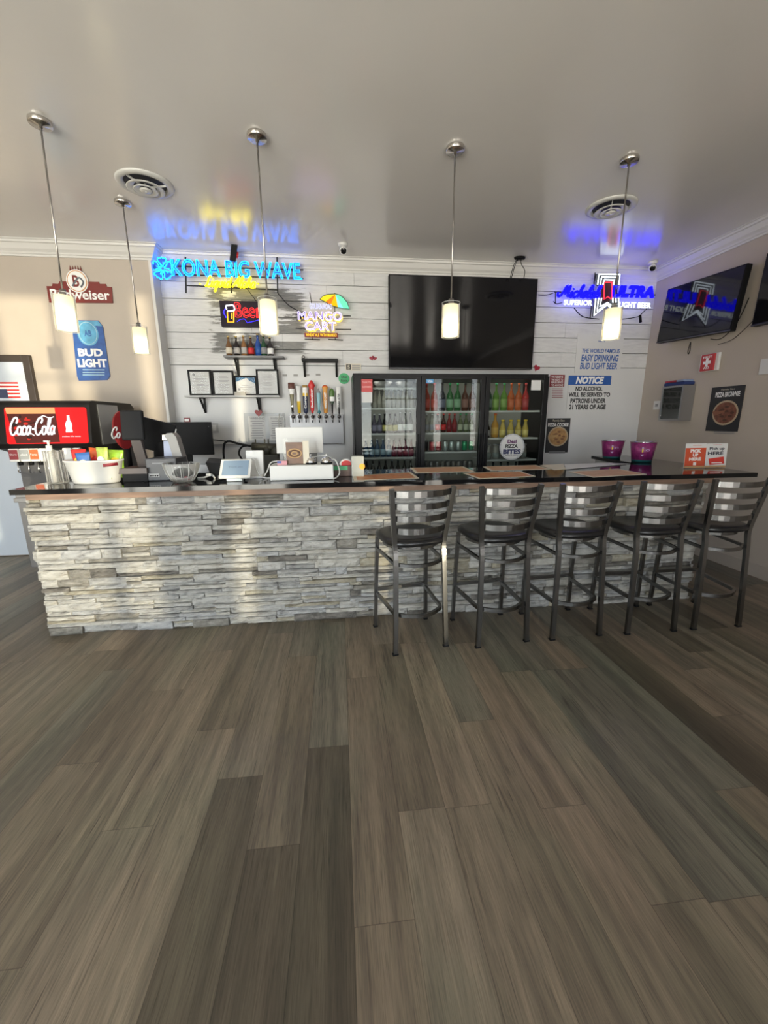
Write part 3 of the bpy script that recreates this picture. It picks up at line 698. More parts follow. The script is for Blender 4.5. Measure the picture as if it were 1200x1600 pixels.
# small LED beer sign
W = Wall(376, 491, 'back', 5.03); u0, u1, v0, v1 = W.rect(345, 471, 414, 511)
t = thing('led_sign', W.o, 'small dark LED sign with red dotted lettering and a beer mug', 'LED sign')
b = MB(); b.box(u0, u1, -.02, .03, v0, v1, mat('smoked_sign_board', (.018, .012, .022), .5, spec=.15), .004); b.build('board', t)
LR, LB, LW_, LO = glow('led_red', (1, .02, .02), 4.5), glow('led_blue', (.03, .02, 1), 5), glow('led_white', (.9, .9, 1), 3), glow('led_orange', (1, .35, .02), 2.4)
def dots(b, P, M, r, step):
    acc = 0; last = None
    for p in P:
        p = Vector(p)
        if last is not None:
            d = (p-last).length
            while acc+d >= step and d > 1e-9:
                last = last + (p-last)*((step-acc)/d); b.ball(last, r, M, n=6); acc = 0; d = (p-last).length
            acc += d
        last = p
b = MB(); cu, cv, cw, ch = W.cr(368, 474, 408, 497)
V, _, E = text_data('Beer', 0, 0, False); ff = b._fit(V, cu, cv, cw*1.0, ch)
for L in loops_of(V, E): dots(b, [(ff(p)[0], -.024, ff(p)[1]) for p in L+[L[0]]], LR, .0034, .0125)
b.build('red_lettering', t)
b = MB(); P = [W.uv(*q) for q in ((370, 504), (376, 500), (383, 499), (387, 505), (392, 504), (400, 502), (408, 500))]
dots(b, [(p[0], -.024, p[1]) for p in P], LB, .0036, .015)
P = [W.uv(*q) for q in ((354, 482), (350, 488), (354, 497))]; b.tube([(p[0], -.024, p[1]) for p in P], .004, LB, n=6); b.build('blue_dots', t)
b = MB(); P = [W.uv(*q) for q in ((355, 484), (354, 479), (359, 478), (365, 478), (367, 482), (366, 486), (356, 487))]; b.tube(smooth([(p[0], -.024, p[1]) for p in P]), .0065, LW_, n=6); b.build('foam', t)
b = MB(); P = [W.uv(*q) for q in ((356, 488), (357, 504), (366, 504), (366, 487))]; b.tube([(p[0], -.024, p[1]) for p in P], .006, LO, n=6)
P = [W.uv(*q) for q in ((363, 490), (363, 499))]; b.tube([(p[0], -.024, p[1]) for p in P], .005, LO, n=6); b.build('mug', t)

# mango neon sign
W = Wall(503, 495, 'back', 5.0)
t = thing('neon_sign', W.o, 'white and yellow lit sign with a striped umbrella, left of the big television', 'neon sign')
NM = glow('neon_soft_violet_white', (.58, .46, 1), 2.6); NMY = glow('neon_pale_yellow', (1, .66, .08), 1.5); PUR = mat('violet_letter_panel', (.10, .07, .16), .4)
for s_, r_, nm in (('MANGO', (466, 488, 534, 501), 'mango_lettering'), ('CART', (477, 504, 525, 517), 'cart_lettering')):
    u, v, w_, h_ = W.cr(*r_)
    b = MB(); b.neon(s_, u+.008, v-.014, w_, h_, .0045, NMY, y=-.012, bold=.03); b.neon(s_, u, v, w_, h_, .0036, NM, y=-.03, bold=.03); b.text(s_, u, v, w_, h_, PUR, y=-.022, bold=.03, d=.006); b.build(nm, t)
u, v, w_, h_ = W.cr(484, 475, 519, 484); b = MB(); b.text('GOLDEN ROAD', u, v, w_, h_*.95, glow('lit_white_letters', (.66, .68, 1), 1.1), y=-.03, bold=.03, d=.008); b.build('top_lettering', t)
u, v, w_, h_ = W.cr(476, 520.6, 528, 527.8); b = MB(); b.box(u-w_/2, u+w_/2, -.03, -.01, v-h_/2, v+h_/2, DRED, .004); b.text('WHEAT ALE WITH MANGO', u, v, w_*.92, h_*.68, glow('lit_yellow_letters', (1, .62, .02), 1.2), y=-.032, bold=.02); b.build('lower_plate', t)
# umbrella
pts = [W.uv(*q) for q in ((500.5, 468.5), (505, 464), (512, 461.5), (520, 461), (528, 462), (536, 466.5), (542, 474), (545.5, 483.5))]
base = [W.uv(*q) for q in ((500.5, 468.5), (509, 472), (516, 475.5), (524, 479), (528.5, 481), (534, 482.5), (545.5, 483.5))]
apex = W.uv(524, 461)
segs = [((500.5, 468.5), (509, 472.5), (.95, .75, .02)), ((509, 472.5), (517, 477), (1, .22, .01)), ((517, 477), (528, 480.8), (1, .55, .0)), ((528, 480.8), (536.5, 482.6), (.30, .85, .90)), ((536.5, 482.6), (545.5, 483.5), (.18, .85, .50))]
arcs = [[(505, 464), (512, 461.5)], [], [], [], [(542, 474), (536, 466.5)]]
b = MB()
for (a, c2, col), arc in zip(segs, arcs):
    A, B_ = W.uv(*a), W.uv(*c2)
    P = [A, B_, apex]
    if a[0] < 502: P = [A, B_, apex] + [W.uv(*q) for q in ((512, 461.8), (505, 464.2))]
    if c2[0] > 545: P = [A, B_] + [W.uv(*q) for q in ((542, 474), (536, 466.8), (530, 462.6))] + [apex]
    b.prism(P, -.03, -.02, glow('lit_umbrella_%d' % int(a[0]), col, .95))
b.build('umbrella', t)
b = MB(); P = [W.uv(*q) for q in ((500, 468.7), (505, 463.6), (512, 461), (524, 460.2), (530, 461.8), (536.5, 466), (542.6, 473.8), (546, 484), (528, 481.6), (517, 478), (509, 473), (500, 468.7))]
b.tube([(p[0], -.025, p[1]) for p in P], .0045, mat('dark_green_edge', (.02, .06, .03), .4), n=6); b.build('umbrella_edge', t)
b = MB()
for (x0, y0, x1, y1) in ((484, 457, 487, 474), (523, 458, 523, 490), (536, 494, 548, 494), (462, 492, 470, 492), (462, 513, 478, 514.5), (524, 514.5, 549, 515), (476, 530, 500, 531), (513, 530.5, 536, 531.5), (488, 527, 488, 531), (524, 527, 524, 531)):
    A, B_ = W.uv(x0, y0), W.uv(x1, y1); b.bar((A[0], -.003, A[1]), (B_[0], -.003, B_[1]), .009, .009, BLKMAT)
b.build('mounting_frame', t)

# blue / white neon sign right
W = Wall(945, 462, 'back', 4.99)
NW2 = glow('lit_sign_white', (.85, .95, 1), 1.6)
t = thing('neon_sign', W.o, 'deep blue and white neon sign with a red ribbon, near the right corner', 'neon sign')
u, v, w_, h_ = W.cr(870, 447, 936, 466); b = MB(); b.script('Michelob', u, v, w_, h_, .014, NBL, y=-.03, shear=.35); b.build('blue_script', t)
u, v, w_, h_ = W.cr(955, 448, 1019, 466); b = MB(); b.text('ULTRA', u, v, w_, h_, NBL, y=-.035, bold=.05, shear=.15, d=.02); b.neon('ULTRA', u, v, w_, h_, .006, NBL, y=-.035, bold=.03, shear=.15); b.build('blue_lettering', t)
u, v, w_, h_ = W.cr(879, 470, 923, 478); b = MB(); b.text('SUPERIOR', u, v, w_, h_, NW2, y=-.035, bold=.015, d=.01); b.build('white_lettering', t)
u, v, w_, h_ = W.cr(965, 473.5, 1014, 482); b = MB(); b.text('LIGHT BEER', u, v, w_, h_, NW2, y=-.035, bold=.015, d=.01); b.build('white_lettering', t)
b = MB()
for k in range(3):
    k1 = k*4.2
    P = [W.uv(*q) for q in ((931+k1, 446), (933+k1, 430+k1), (965.5-k1, 430.5+k1), (964-k1, 446.5))]; b.tube([(p[0], -.035, p[1]) for p in P], .0065, NW, n=6)
    k2 = k*4.6
    P = [W.uv(*q) for q in ((928+k2, 467), (925.5+k2, 494-k2*1.5), (946, 474.5-k2*.35+3), (964.5-k2, 494-k2*1.5), (963.5-k2, 467))]; b.tube([(p[0], -.035, p[1]) for p in P], .0065, NW, n=6)
b.build('white_ribbon', t)
P = [W.uv(*q) for q in ((940.5, 443), (952.5, 443), (951.5, 469), (946, 465.5), (940, 469.5))]
b = MB(); b.tube([(p[0], -.045, p[1]) for p in P], .0065, NR, n=6, closed=True); b.build('red_ribbon', t)
b = MB(); b.prism([W.uv(*q) for q in ((929, 429), (968, 429), (966, 447), (955, 447), (955, 467), (966, 467), (967, 496), (946, 480), (924, 496), (927, 467), (938, 467), (938, 447), (930, 447))][::-1], -.018, -.010, mat('black_sign_backing', (.012, .012, .014), .4)); b.build('backing', t)
b = MB()
for (x0, y0, x1, y1) in ((866, 456, 1024, 461), (868, 456, 868, 473), (930, 426, 922, 498), (966, 426, 962, 470)):
    A, B_ = W.uv(x0, y0), W.uv(x1, y1); b.bar((A[0], .0, A[1]), (B_[0], .0, B_[1]), .009, .009, BLKMAT)
for P in (((866, 470), (871, 474), (880, 472)), ((898, 480), (912, 494), (938, 498)), ((962, 499), (985, 497), (1000, 494)), ((1000, 494), (1010, 484), (1016, 478)), ((842, 460), (856, 460), (866, 457))):
    b.tube(smooth([(W.uv(*q)[0], .02, W.uv(*q)[1]) for q in P]), .005, BLACK, n=6)
A = W.uv(1000, 492); B_ = W.uv(1001, 504); b.bar((A[0], 0, A[1]), (B_[0], 0, B_[1]), .022, .02, BLACK)
b.build('mounting_frame', t)

# ------------------------------------------------------------------ tan wall signs
W = Wall(125, 450, 'back', TAN_Y-.004)
t = thing('wall_sign', W.o, 'maroon metal sign with white lettering and crest, on the beige wall', 'wall sign')
MAR = mat('maroon_sign_enamel', (.165, .018, .014), .45)
P = [W.uv(*q) for q in ((78, 473), (177, 474), (175, 449), (167, 448), (166, 444), (156, 444), (155, 441), (94, 440), (92, 444), (83, 443.5), (82, 447.5), (73.5, 447.5))]
b = MB(); b.prism(P, -.01, 0, MAR); b.build('plate', t)
u, v, w_, h_ = W.cr(80, 453, 172, 468.5); b = MB(); b.text('Budweiser', u, v, w_, h_, WHITEINK, y=-.0115, bold=.02); b.build('lettering', t)
u, v = W.uv(122, 440); b = MB(); b.disc(u, v, .105, -.016, -.006, WHITEINK, rz=.11); b.disc(u, v, .096, -.018, -.0161, mat('gold_ring', (.55, .25, .08), .5), rz=.10)
b.disc(u, v, .088, -.020, -.0181, WHITEINK, rz=.092); b.text('B', u-.01, v, .06, .11, MAR, y=-.0215, bold=.03)
b.tube(smooth([(u-.05, -.021, v-.05), (u+.02, -.021, v+.03), (u+.06, -.021, v-.01), (u+.03, -.021, v-.06)]), .009, mat('dark_slate_print', (.10, .11, .13), .5), n=6, squash=.3)
for k in range(5): b.prism([(u-.05+k*.025-.008, v+.10), (u-.05+k*.025+.008, v+.10), (u-.05+k*.025, v+.145)], -.014, -.008, MAR)
b.box(u-.055, u+.055, -.0145, -.008, v+.088, v+.104, MAR); b.build('crest', t)
for a, tx in (((97, 439.5), '18'), ((152, 441.5), '76')): pass
W = Wall(143, 548, 'back', TAN_Y-.004)
t = thing('can_sign', W.o, 'large blue beer can shaped sign on the beige wall', 'wall sign')
BB = mat('can_blue', (.022, .085, .30), .4, var=.2, vscale=20); LBc = mat('can_light_blue', (.10, .33, .52), .4, var=.25, vscale=14)
P = [W.uv(*q) for q in ((124, 595), (168, 594), (172.5, 588), (161, 510), (154, 501), (122, 500.5), (113, 507), (121, 588))]
b = MB(); b.prism([(p[0]-0, p[1]) for p in P], -.008, 0, BB); b.build('plate', t)
b = MB()
u, v = W.uv(138, 521); b.disc(u, v, .105, -.0095, -.0082, LBc, rz=.125)
b.prism([W.uv(*q) for q in ((114.5, 507), (122.5, 501.5), (153.5, 502), (160.5, 510)) ][::-1], -.0093, -.0082, LBc)
b.tube([(u+.09*math.cos(2*PI*k/20), -.0105, v+.11*math.sin(2*PI*k/20)) for k in range(20)], .004, mat('can_pale_line', (.35, .55, .65), .4), closed=True, n=5, squash=.3)
b.text('AB', u, v, .07, .06, BB, y=-.0108, bold=.02); b.build('crest', t)
b = MB(); u, v, w_, h_ = W.cr(123, 545, 161, 557); b.text('BUD', u, v, w_, h_, WHITEINK, y=-.0095, bold=.045)
u, v, w_, h_ = W.cr(122, 561, 168, 574); b.text('LIGHT', u, v, w_, h_, WHITEINK, y=-.0095, bold=.045)
for k, y in enumerate((578, 582, 586)):
    a, v, w_, h_ = W.cr(130, y-.6, 164, y+.6); b.box(a-w_/2, a+w_/2, -.0095, -.0085, v-h_/2, v+h_/2, mat('can_pale_line'))
b.build('lettering', t)

# ------------------------------------------------------------------ back wall shelves
SHG = mat('grey_shelf_board', (.16, .16, .165), .45); SHW = mat('grey_white_shelf', (.42, .42, .42), .4)
def brackets(t, xs, y0, z, d=.16, h=.2, m=BLKMAT):
    for x in xs:
        b = MB(); b.box(x-.012, x+.012, y0-.008, y0, z-h, z, m); b.bar((x, y0-.004, z-h+.01), (x, y0-d+.02, z-.012), .014, .02, m, (1, 0, 0)); b.box(x-.012, x+.012, y0-d, y0-.008, z-.012, z-.001, m); b.build('bracket', t)
YF = 4.95
z0 = on(396, 556, 1, YF).z; xa, xb = on(350, 556, 1, YF).x, on(439, 556, 1, YF).x
t = thing('wall_shelf', (0, 0, 0), 'narrow grey shelf holding a row of beer bottles', 'shelf')
b = MB(); b.box(xa, xb+.03, YF-.03, 5.095, z0-.022, z0, SHG, .003); b.build('board', t); brackets(t, (on(371, 560, 1, 5.08).x, on(430, 560, 1, 5.08).x), 5.094, z0-.022, .16, .22)
SHELF_B = z0
z0 = on(365, 618, 1, 4.95).z; xa, xb = on(290, 620, 1, 4.95).x, on(437, 620, 1, 4.95).x
t = thing('wall_shelf', (0, 0, 0), 'pale shelf below the bottles, holding four framed certificates', 'shelf')
b = MB(); b.box(xa, xb, YF-.04, 5.095, z0-.02, z0, SHW, .003); b.build('board', t); brackets(t, (on(318, 625, 1, 5.06).x, on(405, 625, 1, 5.06).x), 5.094, z0-.02, .17, .17)
SHELF_C = z0
z0 = on(500, 560, 1, 4.95).z; xa, xb = on(471, 560, 1, 4.95).x, on(528, 560, 1, 4.95).x
t = thing('wall_shelf', (0, 0, 0), 'empty black wall shelf above the beer taps', 'shelf')
b = MB(); b.box(xa, xb, YF, 5.095, z0-.03, z0, BLKMAT, .003); b.build('board', t); brackets(t, (xa+.02, xb-.02), 5.094, z0-.03, .12, .16)
p = on(474, 557, 1, 5.0); b = MB(); b.ball((0, 0, .02), .02, STEEL); tag(b.build('steel_ball', None, (p.x, 5.0, z0)), 'tiny steel ball on the left end of the empty black shelf', 'ornament')

def bottle(name, h, r, body, cap, label, parts=None, neck=.36, n=12):
    """mesh: lathe bottle with coloured label band and cap"""
    b = MB()
    pr = [(0, 0), (r*.9, 0), (r, h*.02), (r, h*.12), (r*1.02, h*.121), (r*1.02, h*.42), (r, h*.421), (r, h*.5), (r*.86, h*.58), (r*neck*1.2, h*.72), (r*neck, h*.8), (r*neck, h*.93), (r*neck*1.15, h*.931), (r*neck*1.15, h), (0, h)]
    ms = [body]*4 + [label] + [label] + [body]*6 + [cap]*3
    b.lathe(pr, body, n=n, mats=ms[:len(pr)-1]); return b
def glassm(name, col, rough=.12): return mat(name, col, rough, spec=.6, coat=.4)
BR = glassm('brown_bottle_glass', (.055, .02, .01)); DK = glassm('dark_bottle_glass', (.012, .010, .010)); GR = glassm('green_bottle_glass', (.015, .06, .025)); AM = glassm('amber_bottle_glass', (.15, .075, .03)); BL = glassm('blue_bottle', (.02, .07, .30))
specs = [(358.5, AM, CREAM, 'amber beer bottle with a cream label, leftmost on the bottle shelf', .27), (370.5, DK, GREYINK, 'dark brown bottle, second from left on the bottle shelf', .27), (382, AM, GREYINK, 'pale topped amber bottle, third from left on the bottle shelf', .28),
         (393, BR, RED, 'brown bottle with a red label in the middle of the bottle shelf', .265), (404, BL, BLUEINK, 'tall bottle with a bright blue body on the bottle shelf', .305), (413, GR, GREYINK, 'dark green bottle right of the blue one on the bottle shelf', .285), (423, DK, WHITEINK, 'dark bottle with an oval white label, rightmost on the bottle shelf', .265)]
for px, bm_, lm, L, h in specs:
    x = on(px, 553, 1, 5.0).x; o = bottle('beer_bottle', h*.79, .0335, bm_, mat('gold_cap', (.5, .38, .15), .35, .8), lm, n=18).build('beer_bottle', None, (x, 5.0, SHELF_B)); tag(o, L, 'beer bottle', 'beer bottles on the wall shelf')

def frame(px0, py0, px1, py1, label, kind, Y=4.99):
    W = Wall((px0+px1)/2, (py0+py1)/2, 'back', Y); u0, u1, v0, v1 = W.rect(px0, py0, px1, py1)
    v0 = SHELF_C+.001-W.o.z if py1 > 612 else v0
    t = thing('certificate_frame', W.o, label, 'picture frame', 'framed certificates on the shelf')
    b = MB(); k = .02
    b.box(u0, u0+k, -.01, .012, v0, v1, BLACK); b.box(u1-k, u1, -.01, .012, v0, v1, BLACK); b.box(u0+k, u1-k, -.01, .012, v0, v0+k, BLACK); b.box(u0+k, u1-k, -.01, .012, v1-k, v1, BLACK); b.build('frame', t)
    b = MB(); b.box(u0+k, u1-k, -.003, .008, v0+k, v1-k, PAPER); cx = (u0+u1)/2; ww = (u1-u0-2*k); rr = random.Random(int(px0))
    if kind == 'cert':
        b.prism([(u0+k, v1-k), (u0+k, v1-k-.05), (cx, v1-k-.01), (u1-k, v1-k-.07), (u1-k, v1-k)], -.0042, -.0031, mat('teal_blue_print', (.04, .13, .25), .5)); b.disc(cx+.01, v1-k-.025, .018, -.005, -.0043, PAPER)
        b.box(cx-.09, cx-.065, -.0042, -.0031, v0+.06, v0+.085, GREYINK)
    elif kind == 'a': b.disc(u0+k+ww*.2, v1-k-.03, .014, -.0042, -.0031, GREYINK)
    nl = 11 if kind != 'cert' else 3
    for i in range(nl):
        zz = (v1-k-.045 - i*(v1-v0-2*k-.07)/nl) if kind != 'cert' else v0+.11-i*.022
        l = ww*rr.uniform(.35, .8); b.box(cx-l/2, cx+l/2, -.004, -.0031, zz, zz+.004, GREYINK)
    b.build('document', t)
    b = MB(); b.box(u0+k, u1-k, -.0065, -.006, v0+k, v1-k, thin_glass('picture_glass', (.97, .97, .97), 1.12)); b.build('glazing', t)
frame(295, 578, 331, 619, 'black framed document, leftmost on the pale shelf', 'a'); frame(332, 579, 366, 619, 'black framed document, second from left on the pale shelf', 'b')
frame(366.5, 587, 402, 619, 'landscape framed certificate with a blue banner on the pale shelf', 'cert', 5.02); frame(401, 577, 436, 619, 'black framed document, rightmost on the pale shelf', 'b')
p = on(375, 617, 1, 4.93); b = MB(); b.box(-.06, .06, -.02, .02, 0, .04, mat('grey_card_box', (.38, .36, .32), .6), .002); tag(b.build('card_box', None, (p.x, 4.945, SHELF_C)), 'small grey card box in front of the certificates', 'box')

# ------------------------------------------------------------------ beer taps
Wt = Wall(497, 665, 'back', 5.06); u0, u1, v0, v1 = Wt.rect(453.5, 648, 537, 694)
t = thing('tap_panel', Wt.o, 'stainless steel tap panel with drip rail on the back wall', 'tap panel')
b = MB(); b.box(u0, u1, -.01, .035, v0, v1, mat('dull_steel_panel', (.20, .20, .205), .36, 1), .003); b.build('panel', t)
b = MB()
for i in range(34): b.box(u0+(u1-u0)*(i+.1)/34, u0+(u1-u0)*(i+.7)/34, -.03, -.012, v0-.002, v0+.012, CHROME)
b.build('drip_rail', t)
th = [(456.5, 598, 'tall sculpted tap handle with a brown top and white body, leftmost of the taps', [(.02, 0, CHROME), (.018, .1, CHROME), (.03, .25, mat('tap_olive', (.18, .16, .08), .4)), (.045, .32, WHITEINK), (.045, .4, mat('tap_brown', (.12, .05, .04), .4))]),
      (467.5, 603, 'golden yellow tap handle with a white crown, second of the taps', [(.022, 0, YELLOW), (.026, .16, YELLOW), (.02, .24, WHITEINK), (.035, .36, WHITEINK)]),
      (478.5, 602, 'navy blue tap handle with a yellow badge', [(.02, 0, BLACK), (.032, .02, mat('tap_navy', (.01, .02, .06), .4)), (.034, .22, mat('tap_navy')), (.036, .26, YELLOW), (.036, .33, WHITEINK), (.036, .36, mat('tap_gold', (.4, .25, .08), .4))]),
      (487.5, 594, 'tallest tap handle, bright red with a crown shaped top', [(.012, 0, RED), (.028, .05, RED), (.03, .1, RED), (.034, .34, RED), (.052, .37, RED), (.03, .41, RED), (.01, .44, RED)]),
      (499, 607, 'pale blue fish shaped tap handle', [(.03, 0, mat('tap_teal', (.05, .18, .22), .4)), (.014, .04, mat('tap_teal')), (.03, .2, mat('tap_sky', (.22, .42, .48), .4)), (.028, .27, mat('tap_sky')), (.008, .33, GREYINK)]),
      (507.5, 602, 'orange lettered tap handle', [(.018, 0, CREAM), (.028, .01, mat('tap_orange', (.62, .28, .05), .4)), (.033, .3, mat('tap_orange')), (.045, .34, mat('tap_orange')), (.02, .36, ORANGE)]),
      (518, 607, 'black paddle tap handle with a green top', [(.01, 0, BLACK), (.016, .12, BLACK), (.034, .16, mat('tap_darkgreen', (.02, .05, .03), .4)), (.036, .22, WHITEINK), (.034, .3, mat('tap_green', (.07, .15, .03), .4)), (.01, .33, mat('tap_green'))]),
      (529.5, 604, 'slim white rectangular tap handle, rightmost of the taps', [(.012, 0, CHROME), (.014, .06, CHROME), (.036, .061, WHITEINK), (.036, .35, WHITEINK), (.0, .352, WHITEINK)])]
TXT = {478.5: ('Corona', WHITEINK), 487.5: ('Budweiser', WHITEINK), 507.5: ('MANGO CART', WHITEINK), 529.5: ('Michelob ULTRA', INK)}
xs_t = [457.5+i*10.35 for i in range(8)]
for i, (px, py, L, prof) in enumerate(th):
    base = on(xs_t[i], 647, 1, 4.98); topz = on(px, py, 1, 4.98); k = (topz.z-base.z)/prof[-1][1]
    t = thing('beer_tap', (base.x, 4.98, base.z), L, 'beer tap', 'beer taps on the steel panel')
    b = MB(); b.cyl((0, .0, -.03), (0, .062, -.035), .014, mat('dark_chrome', (.22, .22, .23), .2, 1), 12); b.ball((0, 0, -.03), .022, mat('dark_chrome', (.22, .22, .23), .2, 1)); b.tube([(0, -.01, -.03), (0, -.03, -.05), (0, -.032, -.10)], [.011, .010, .007], mat('dark_chrome', (.22, .22, .23), .2, 1), n=10); b.cyl((0, 0, -.02), (0, 0, .012), .008, mat('dark_chrome', (.22, .22, .23), .2, 1), 10); b.build('faucet', t)
    lean = (on(px, 620, 1, 4.98).x-base.x)*.5
    b = MB(); pr = [(r*.82, z*k*(.97)+.01) for r, z, _ in prof]; ms = [q[2] for q in prof][1:]
    b.lathe([(0, .01)]+pr+[(0, pr[-1][1])], prof[0][2], n=12, sy=.6, mats=[prof[0][2]]+ms+[prof[-1][2]])
    if px in TXT:
        s_, mm = TXT[px]; hh = pr[-1][1]*.55
        def TT(q, zc=pr[-1][1]*.47): return Vector((-(q.z), q.y, q.x+zc))
        b.text(s_, 0, 0, hh, .026, mm, y=-.026 if px != 487.5 else -.024, bold=.03, T=TT)
    b.build('handle', t)

# ------------------------------------------------------------------ printed things on the back wall
Y0 = 5.092
def panel(name, px0, py0, px1, py1, label, cat, M, wall='back', val=Y0, th=.004, grp=None):
    W = Wall((px0+px1)/2, (py0+py1)/2, wall, val); u0, u1, v0, v1 = W.rect(px0, py0, px1, py1)
    t = thing(name, W.o, label, cat, grp, rz=W.rz); b = MB(); b.box(u0, u1, -th, 0, v0, v1, M, 0); b.build('sheet', t)
    return W, t, (u0, u1, v0, v1), -th
def put(b, W, txt, rect, M, y, **k): u, v, w_, h_ = W.cr(*rect); b.text(txt, u, v, w_, h_, M, y=y-.0008, **k)
W, t, R_, y = panel('beer_poster', 900, 522, 972, 583, 'pale poster with blue lettering under the blue and white neon sign', 'poster', PAPER)
b = MB()
for s_, r_ in (('THE WORLD FAMOUS', (909, 545, 968, 552)), ('EASY DRINKING', (908, 554, 966, 565)), ('BUD LIGHT BEER', (906, 567, 964, 577))): put(b, W, s_, r_, BLUEINK, y, bold=.03, shear=.12)
u, v = W.uv(940, 533)
for k in range(-2, 3): b.prism([(u+k*.018-.007, v-.01), (u+k*.018+.007, v-.01), (u+k*.02, v+.016)][::-1], y-.0012, y-.0003, BLUEINK)
b.build('lettering', t)
W, t, R_, y = panel('notice_sign', 887, 586.5, 955, 644, 'white notice sign with a blue header about serving alcohol', 'sign', PAPER)
b = MB(); u, v, w_, h_ = W.cr(888, 587, 954.5, 601.5); b.box(u-w_/2, u+w_/2, y-.001, y, v-h_/2, v+h_/2, BLUEINK); b.text('NOTICE', u, v, w_*.66, h_*.78, WHITEINK, y=y-.0018, bold=.05, shear=.2); b.build('header', t)
b = MB()
for s_, r_ in (('NO ALCOHOL', (899, 604, 941, 611)), ('WILL BE SERVED TO', (888, 613, 953, 620)), ('PATRONS UNDER', (891, 622.5, 946, 630)), ('21 YEARS OF AGE', (889, 632, 946, 640))): put(b, W, s_, r_, INK, y, bold=.045)
b.build('lettering', t)
W, t, R_, y = panel('policy_sign', 858.5, 585.5, 882, 623.5, 'small red and white policy sign left of the notice sign', 'sign', PAPER)
b = MB(); u, v, w_, h_ = W.cr(858.7, 585.7, 881.8, 604.5); b.box(u-w_/2, u+w_/2, y-.001, y, v-h_/2, v+h_/2, DRED)
for i, s_ in enumerate(('WE RESERVE', 'THE RIGHT TO', 'REFUSE SERVICE', 'TO ANYONE')): put(b, W, s_, (861, 587.5+i*4.3, 879.5, 590.7+i*4.3), WHITEINK, y-.001, bold=.02)
for i in range(6): u, v, w_, h_ = W.cr(862, 607+i*2.7, 879, 608.2+i*2.7); b.box(u-w_/2, u+w_/2, y-.001, y, v-h_/2, v+h_/2, DRED)
b.build('print', t)
def pizza_poster(W, t, y, cx, cy, rw, rh, title, trect, sub, srect, cols):
    b = MB(); put(b, W, sub, srect, CREAM, y); put(b, W, title, trect, WHITEINK, y, bold=.03); b.build('lettering', t)
    b = MB(); u, v, w_, h_ = W.cr(cx-rw, cy-rh, cx+rw, cy+rh)
    b.disc(u, v, w_/2, y-.0015, y, mat('dish_rim', (.42, .33, .22), .4), rz=h_/2); b.disc(u, v, w_*.44, y-.0025, y-.0016, cols[0], rz=h_*.43)
    rr = random.Random(2)
    for k in range(9): a = k*.7; b.disc(u+w_*.24*math.cos(a)*rr.uniform(.3, 1.2), v+h_*.25*math.sin(a)*rr.uniform(.3, 1.2), w_*.08, y-.0032-.0001*k, y-.0026, cols[1], n=10, rz=h_*.05)
    b.prism([(u-w_*.5, v+h_*.06), (u+w_*.02, v+h_*.1), (u-w_*.02, v-.0), (u-w_*.42, v-h_*.12)][::-1], y-.005, y-.0045, cols[2]); b.build('dish_picture', t)
    b = MB()
    for i in range(2): u, v, w_, h_ = W.cr(cx-rw*.9, cy+rh*1.5+i*2.5, cx+rw*.7, cy+rh*1.5+i*2.5+1); b.box(u-w_/2, u+w_/2, y-.001, y, v-h_/2, v+h_/2, GREYINK)
    b.build('small_print', t)
W, t, R_, y = panel('dessert_poster', 853.5, 653.5, 889, 707, 'black dessert poster with a golden cookie, beside the cooler', 'poster', INK)
pizza_poster(W, t, y, 871.5, 682, 15.5, 15.5, 'PIZZA COOKIE', (856, 661, 888, 666.5), 'Family Size', (863.5, 655.5, 882, 659.5), (mat('cookie_gold', (.38, .21, .08), .5, var=.3, vscale=30), mat('cookie_brown', (.20, .09, .04), .5), mat('cookie_slice', (.45, .28, .12), .5)))
W, t, R_, y = panel('id_notice', 540, 568, 564, 579, 'tiny cream sticker with a black square icon left of the cooler top', 'sticker', CREAM)
b = MB(); u, v, w_, h_ = W.cr(541, 569.5, 548.5, 577.5); b.box(u-w_/2, u+w_/2, y-.001, y, v-h_/2, v+h_/2, INK); b.text('S', u, v, w_*.5, h_*.7, CREAM, y=y-.002, bold=.02)
for i in range(3): u, v, w_, h_ = W.cr(550, 570.5+i*2.8, 562.5, 571.9+i*2.8); b.box(u-w_/2, u+w_/2, y-.001, y, v-h_/2, v+h_/2, GREYINK)
b.build('print', t)
W = Wall(537.5, 591.5, 'back', Y0); r = W.rect(529, 583, 546, 600)
t = thing('delivery_sticker', W.o, 'round green sticker on the wall left of the cooler', 'sticker')
b = MB(); b.disc(0, 0, (r[1]-r[0])/2, -.003, 0, mat('bright_green_print', (.04, .38, .14), .45), rz=(r[3]-r[2])/2); b.build('disc', t)
b = MB(); put(b, W, 'Uber', (533, 587, 543, 591), INK, -.003, bold=.02); put(b, W, 'Eats', (533, 592.5, 543, 596.5), INK, -.003, bold=.02); b.build('lettering', t)
def heart(b, cx, cz, s, y0, y1, M, rot=0):
    P = []
    for k in range(24):
        a = 2*PI*k/24; x = 16*math.sin(a)**3/17; z = (13*math.cos(a)-5*math.cos(2*a)-2*math.cos(3*a)-math.cos(4*a))/17
        P.append((cx+s*(x*math.cos(rot)-z*math.sin(rot)), cz+s*(x*math.sin(rot)+z*math.cos(rot))))
    b.prism(P[::-1], y0, y1, M)
GLR = mat('red_glitter', (.30, .01, .03), .4, var=.6, vscale=300)
for px, py, s_, rt, L in ((581, 559.5, .032, .3, 'red glitter heart pair under the left corner of the television'), (838.5, 575, .042, -.45, 'red glitter heart under the right corner of the television')):
    p = on(px, py, 1, 5.09); b = MB(); heart(b, 0, 0, s_, -.008, 0, GLR, rt)
    if px < 600: heart(b, .035, -.004, .026, -.008, 0, GLR, -.2)
    tag(b.build('heart_decoration', None, p), L, 'decoration', 'red glitter hearts')
